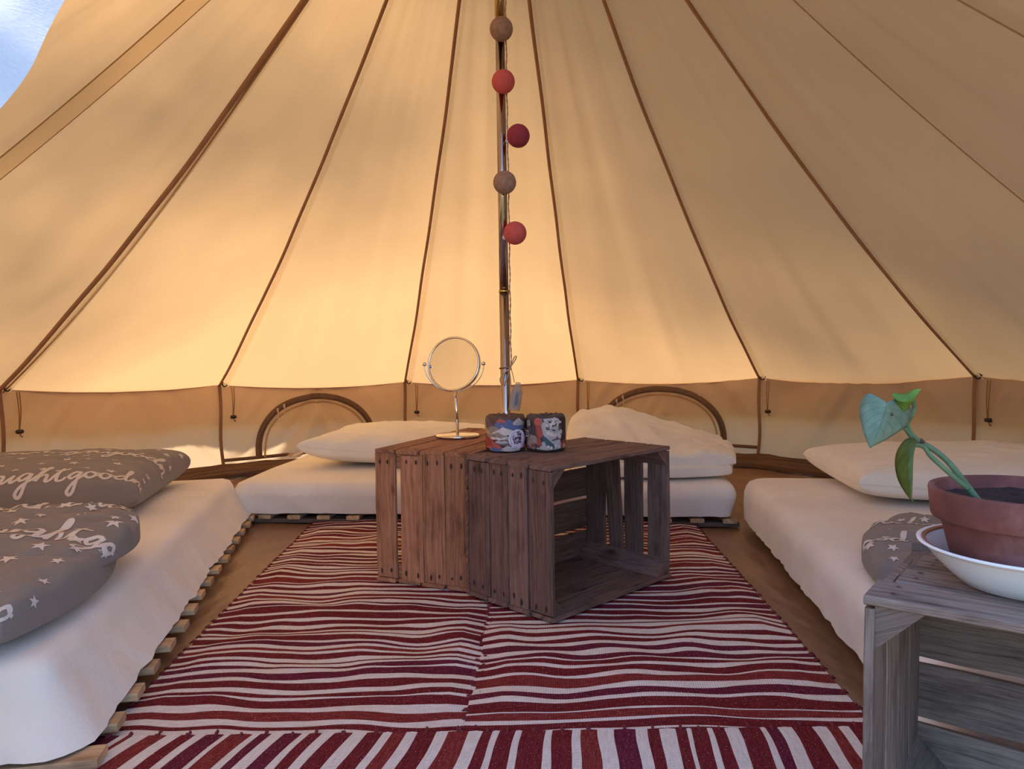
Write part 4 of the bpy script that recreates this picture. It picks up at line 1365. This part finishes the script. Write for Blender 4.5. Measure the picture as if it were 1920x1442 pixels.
def art_jungle(poly, line, fn, pm, rnd, lift):
    k_ = 57.3 / 60 * 108
    for a in range(-170, 190, 24):
        ridge(poly, a, a + 30, .10, [.5, .8, .92, .7, .5], rnd.choice(['shade', 'mauve', 'dark']), rnd, .05)
    poly([(-20, .92), (30, .95), (38, .6), (30, .40), (5, .30), (-10, .5)], 'palegrey')
    poly([(-60, .5), (-30, .45), (-20, .2), (-40, .08), (-66, .2)], 'grey')
    poly([(-10, .3), (40, .35), (55, .1), (0, .06), (-30, .1)], 'palegrey')
    def leaf(a, z, ln, ang, wd, col):
        p = []
        for t_ in (0, .25, .5, .75, 1, .75, .5, .25):
            pass
        dx, dz = cos(ang), sin(ang)
        out_ = []
        for s, seq in ((1, (0, .25, .5, .75, 1)), (-1, (.75, .5, .25))):
            for t_ in seq:
                wq = wd * sin(pi * min(.98, t_ + .02)) * s
                out_.append((a + ln * t_ * dx - wq * dz, z + (ln * t_ * dz + wq * dx) / k_))
        poly(out_, col)
    for k in range(14): leaf(22, .72, 20 + rnd.uniform(-3, 6), rnd.uniform(-.9, 3.6), 3, rnd.choice(['dark', 'shade']))
    for k in range(9): leaf(56, .80, 24, pi * .5 + (k - 4) * .45, 3, 'dark')
    for k in range(8): leaf(-8 + 5 * k, .55 + rnd.uniform(-.2, .3), 14, rnd.uniform(0, 6.28), 2.6, rnd.choice(['shade', 'white', 'dark']))
    for (a, z) in ((24, .88), (36, .80), (16, .76)):
        for k in range(4): leaf(a, z, 12, k * 1.2 + .4, 3.4, 'white')
    for (a, z) in ((14, .50), (24, .48), (34, .50), (42, .56), (38, .44), (6, .54)):
        for k in range(5): leaf(a, z, 8, k * 1.25 + .3, 2.8, 'white')
    # red bird with a long blue tail
    poly([(-32, .93), (-24, .96), (-14, .92), (-12, .80), (-18, .70), (-30, .72), (-34, .82)], 'coral')
    poly([(-30, .74), (-18, .74), (-10, .56), (-12, .42), (-22, .40), (-28, .5)], 'red')
    for k in range(4): line([(-27 + 4 * k, .72), (-24 + 4 * k, .6), (-20 + 3.4 * k, .44)], .012, 'coral')
    poly([(-24, .5), (-18, .46), (-12, .2), (-20, .16), (-26, .3)], 'red')
    poly([(-12, .46), (-4, .44), (26, .16), (18, .10), (2, .12)], 'teal')
    for k in range(3): line([(-8 + 2 * k, .42), (4 + 3 * k, .28), (14 + 4 * k, .15)], .008, 'shade')
    for k in range(4): leaf(-44 + 9 * k, .12, 16, 1.2 + .35 * k, 2.4, rnd.choice(['dark', 'red', 'shade']))
    for (a, z) in ((4, .16), (12, .13), (24, .18), (34, .16)):
        for k in range(5): leaf(a, z, 5, k * 1.25, 2.2, 'white')
    poly([(44, .30), (56, .36), (66, .2), (54, .1), (42, .12)], 'red')
    poly([(48, .22), (58, .24), (62, .12), (50, .1)], 'sand')
    poly([(-62, .86), (-48, .9), (-44, .74), (-58, .7)], 'grey')
    poly([(-66, .60), (-52, .60), (-52, .42), (-66, .42)], 'palegrey')
    poly([(-64, .57), (-54, .57), (-54, .45), (-64, .45)], 'mauve')


roll('toilet_roll', (-0.022, 2.262, 0.4355), 'toilet roll in mountain-patterned paper with a round sticker, on the crates', 'brown', art_mountain, 5)
roll('toilet_roll', (0.100, 2.256, 0.4355), 'toilet roll in jungle-patterned paper with a red bird, on the dark crate', 'shade', art_jungle, 6)

# ------------------------------------------------------------------ bowl and potted plant on the near crate
bz = 0.4175
bcn = Vector((0.690, 0.992, bz))
bowl = tag(empty('bowl', bcn), 'white enamel bowl with a brown inner stripe under the flower pot', 'bowl')
bpy.context.view_layer.update()
pr_ = [(0, .0), (.075, .0), (.083, .003), (.102, .022), (.120, .044), (.131, .060), (.137, .066), (.142, .068), (.143, .071), (.139, .0725), (.131, .068), (.127, .063), (.114, .044), (.097, .022), (.080, .008), (.072, .006), (0, .006)]
pr_ = [(r * .92, z * .80) for r, z in pr_]
MB().lathe(pr_, bcn, 64).build('bowl_body', M['bowl'], bowl, smooth=True)
MB().lathe([(.1196, .0542), (.1244, .0565), (.1250, .0571), (.1196, .0552)], bcn, 64, closed_prof=True).build('rim_stripe', M['bowlrim'], bowl, smooth=True)

pc = Vector((0.693, 0.997, bz + .0054))
pot = tag(empty('potted_plant', pc), 'young vine plant with heart shaped leaves in a terracotta pot', 'potted plant')
bpy.context.view_layer.update()
pr_ = [(0, 0), (.083, 0), (.087, .003), (.099, .060), (.108, .105), (.1085, .108), (.119, .109), (.1205, .112), (.1245, .158), (.1235, .162), (.119, .163), (.115, .160), (.108, .125), (.09, .02), (0, .02)]
pr_ = [(r * .95, z * .775) for r, z in pr_]
MB().lathe(pr_, pc, 72).build('pot', M['terracotta'], pot, smooth=True)
G = []
for i in range(12):
    r = .1045 * i / 11
    G.append([pc + Vector((r * cos(k * 2 * pi / 48), r * sin(k * 2 * pi / 48), .108 + .004 * nz(r * 80, k * .9) + .003 * nz(r * 200, k * 2.1))) for k in range(49)])
MB().grid(G).build('soil', M['soil'], pot, smooth=True)


PCH = Matrix.Rotation(PITCH, 3, 'X')
def W_(px_, py_, y):
    """world point seen at a photo position, at depth y (used once, to trace the plant's stems and leaves)"""
    u, v = (px_ - 960), (py_ - 721)
    cr, sr = cos(.013), sin(.013)
    u, v = u * cr - v * sr, u * sr + v * cr
    d = Vector((u / 1400, 1, -v / 1400))
    c_, s_ = cos(PITCH), sin(PITCH)
    d = Vector((d.x, d.y * c_ + d.z * s_, -d.y * s_ + d.z * c_))
    return Vector((0, 0, .75)) + d * (y / d.y)


def zp(x, y, dep): return W_(1600 + x / 6, 720 + y / 6, dep - .045)


MB().tube(catmull([zp(1420, 1330, 1.03), zp(1330, 1215, 1.03), zp(1200, 1040, 1.03), zp(1060, 870, 1.03), zp(930, 760, 1.03), zp(790, 670, 1.03), zp(690, 610, 1.02), zp(620, 510, 1.015), zp(610, 430, 1.01), zp(660, 350, 1.0), zp(685, 260, .995), zp(672, 170, .985)], 6),
          [.0046 * (1 - .45 * i / 66) for i in range(67)], 10).build('stem', M['stem'], pot, smooth=True)
MB().tube(catmull([zp(1290, 1180, 1.015), zp(1160, 1070, 1.01), zp(1000, 930, 1.005), zp(870, 810, 1.005), zp(800, 715, 1.005), zp(735, 690, 1.0), zp(680, 690, .995)], 6),
          [.0034 * (1 - .2 * i / 36) for i in range(37)], 8).build('petiole', M['stem'], pot, smooth=True)
MB().tube(catmull([zp(650, 600, 1.012), zp(570, 490, 1.0), zp(480, 400, .985), zp(410, 335, .97), zp(385, 250, .965)], 6),
          [.0026 - .00004 * i for i in range(25)], 8).build('petiole', M['stem'], pot, smooth=True)
MB().tube(catmull([zp(575, 480, .992), zp(490, 395, .98), zp(415, 335, .966)], 5), .0024, 7).build('dry_sheath', M['stemdark'], pot, smooth=True)
MB().tube([zp(735, 655, 1.024), zp(770, 645, 1.022), zp(800, 655, 1.022)], [.002, .0042, .0015], 7).build('node', M['stemdark'], pot, smooth=True)


def leaf(name, rows, mat, label=None):
    """rows: list from base to tip of (left point, mid point, right point)"""
    G = []; fine = []
    n_ = len(rows)
    cols = [catmull([r[k] for r in rows], 5) for k in range(3)]
    m = len(cols[0])
    for i in range(m):
        a, b, c_ = cols[0][i], cols[1][i], cols[2][i]
        row = []
        for k in range(9):
            s = k / 8 * 2 - 1
            P = b.lerp(a, -s) if s < 0 else b.lerp(c_, s)
            ww = (a - c_).length
            P = P + Vector((0, -1, 0)) * (0.10 * ww * (abs(s) - s * s))
            row.append(P)
        G.append(row)
    o = MB().grid(G, uvf=lambda i, j: ((j / 8 - .5), i / (m - 1))).build(name, mat, pot, smooth=True)
    sm = o.modifiers.new('thickness', 'SOLIDIFY'); sm.thickness = .0006
    if label: o['label'] = label
    return o


leaf('leaf', [(zp(372, 212, .965), zp(375, 214, .965), zp(378, 212, .965)), (zp(190, 108, .975), zp(372, 250, .963), zp(470, 175, .975)),
              (zp(95, 180, .98), zp(355, 310, .962), zp(600, 230, .985)), (zp(68, 320, .98), zp(330, 390, .962), zp(655, 330, .985)),
              (zp(90, 450, .975), zp(290, 500, .962), zp(580, 480, .975)), (zp(130, 590, .97), zp(240, 610, .962), zp(400, 605, .968)), (zp(182, 705, .965), zp(190, 722, .963), zp(205, 705, .965))], M['leaf_back'],
     'large heart shaped leaf seen from its pale underside')
leaf('leaf', [(zp(430, 105, .975), zp(440, 112, .975), zp(445, 108, .975)), (zp(520, 110, .975), zp(460, 160, .97), zp(465, 150, .975)), (zp(600, 108, .972), zp(560, 200, .962), zp(480, 210, .975)),
              (zp(660, 75, .97), zp(640, 180, .965), zp(520, 300, .978)), (zp(720, 60, .968), zp(690, 160, .967), zp(560, 330, .98)), (zp(768, 52, .966), zp(740, 90, .968), zp(700, 150, .972))], M['leaf_young'],
     'small bright green folded young leaf')
leaf('leaf', [(zp(690, 615, .998), zp(700, 640, .996), zp(705, 690, .996)), (zp(590, 625, 1.0), zp(690, 680, .985), zp(690, 720, 1.0)), (zp(500, 740, 1.0), zp(668, 790, .978), zp(672, 800, 1.0)),
              (zp(470, 880, 1.0), zp(660, 920, .975), zp(664, 930, 1.0)), (zp(495, 1050, .995), zp(658, 1060, .972), zp(662, 1070, .995)), (zp(570, 1200, .985), zp(655, 1200, .97), zp(657, 1210, .98)),
              (zp(645, 1295, .972), zp(655, 1300, .97), zp(658, 1295, .972)), (zp(713, 1352, .968), zp(715, 1355, .968), zp(717, 1352, .968))], M['leaf_olive'], 'olive green drooping leaf')
bpy.context.view_layer.update()
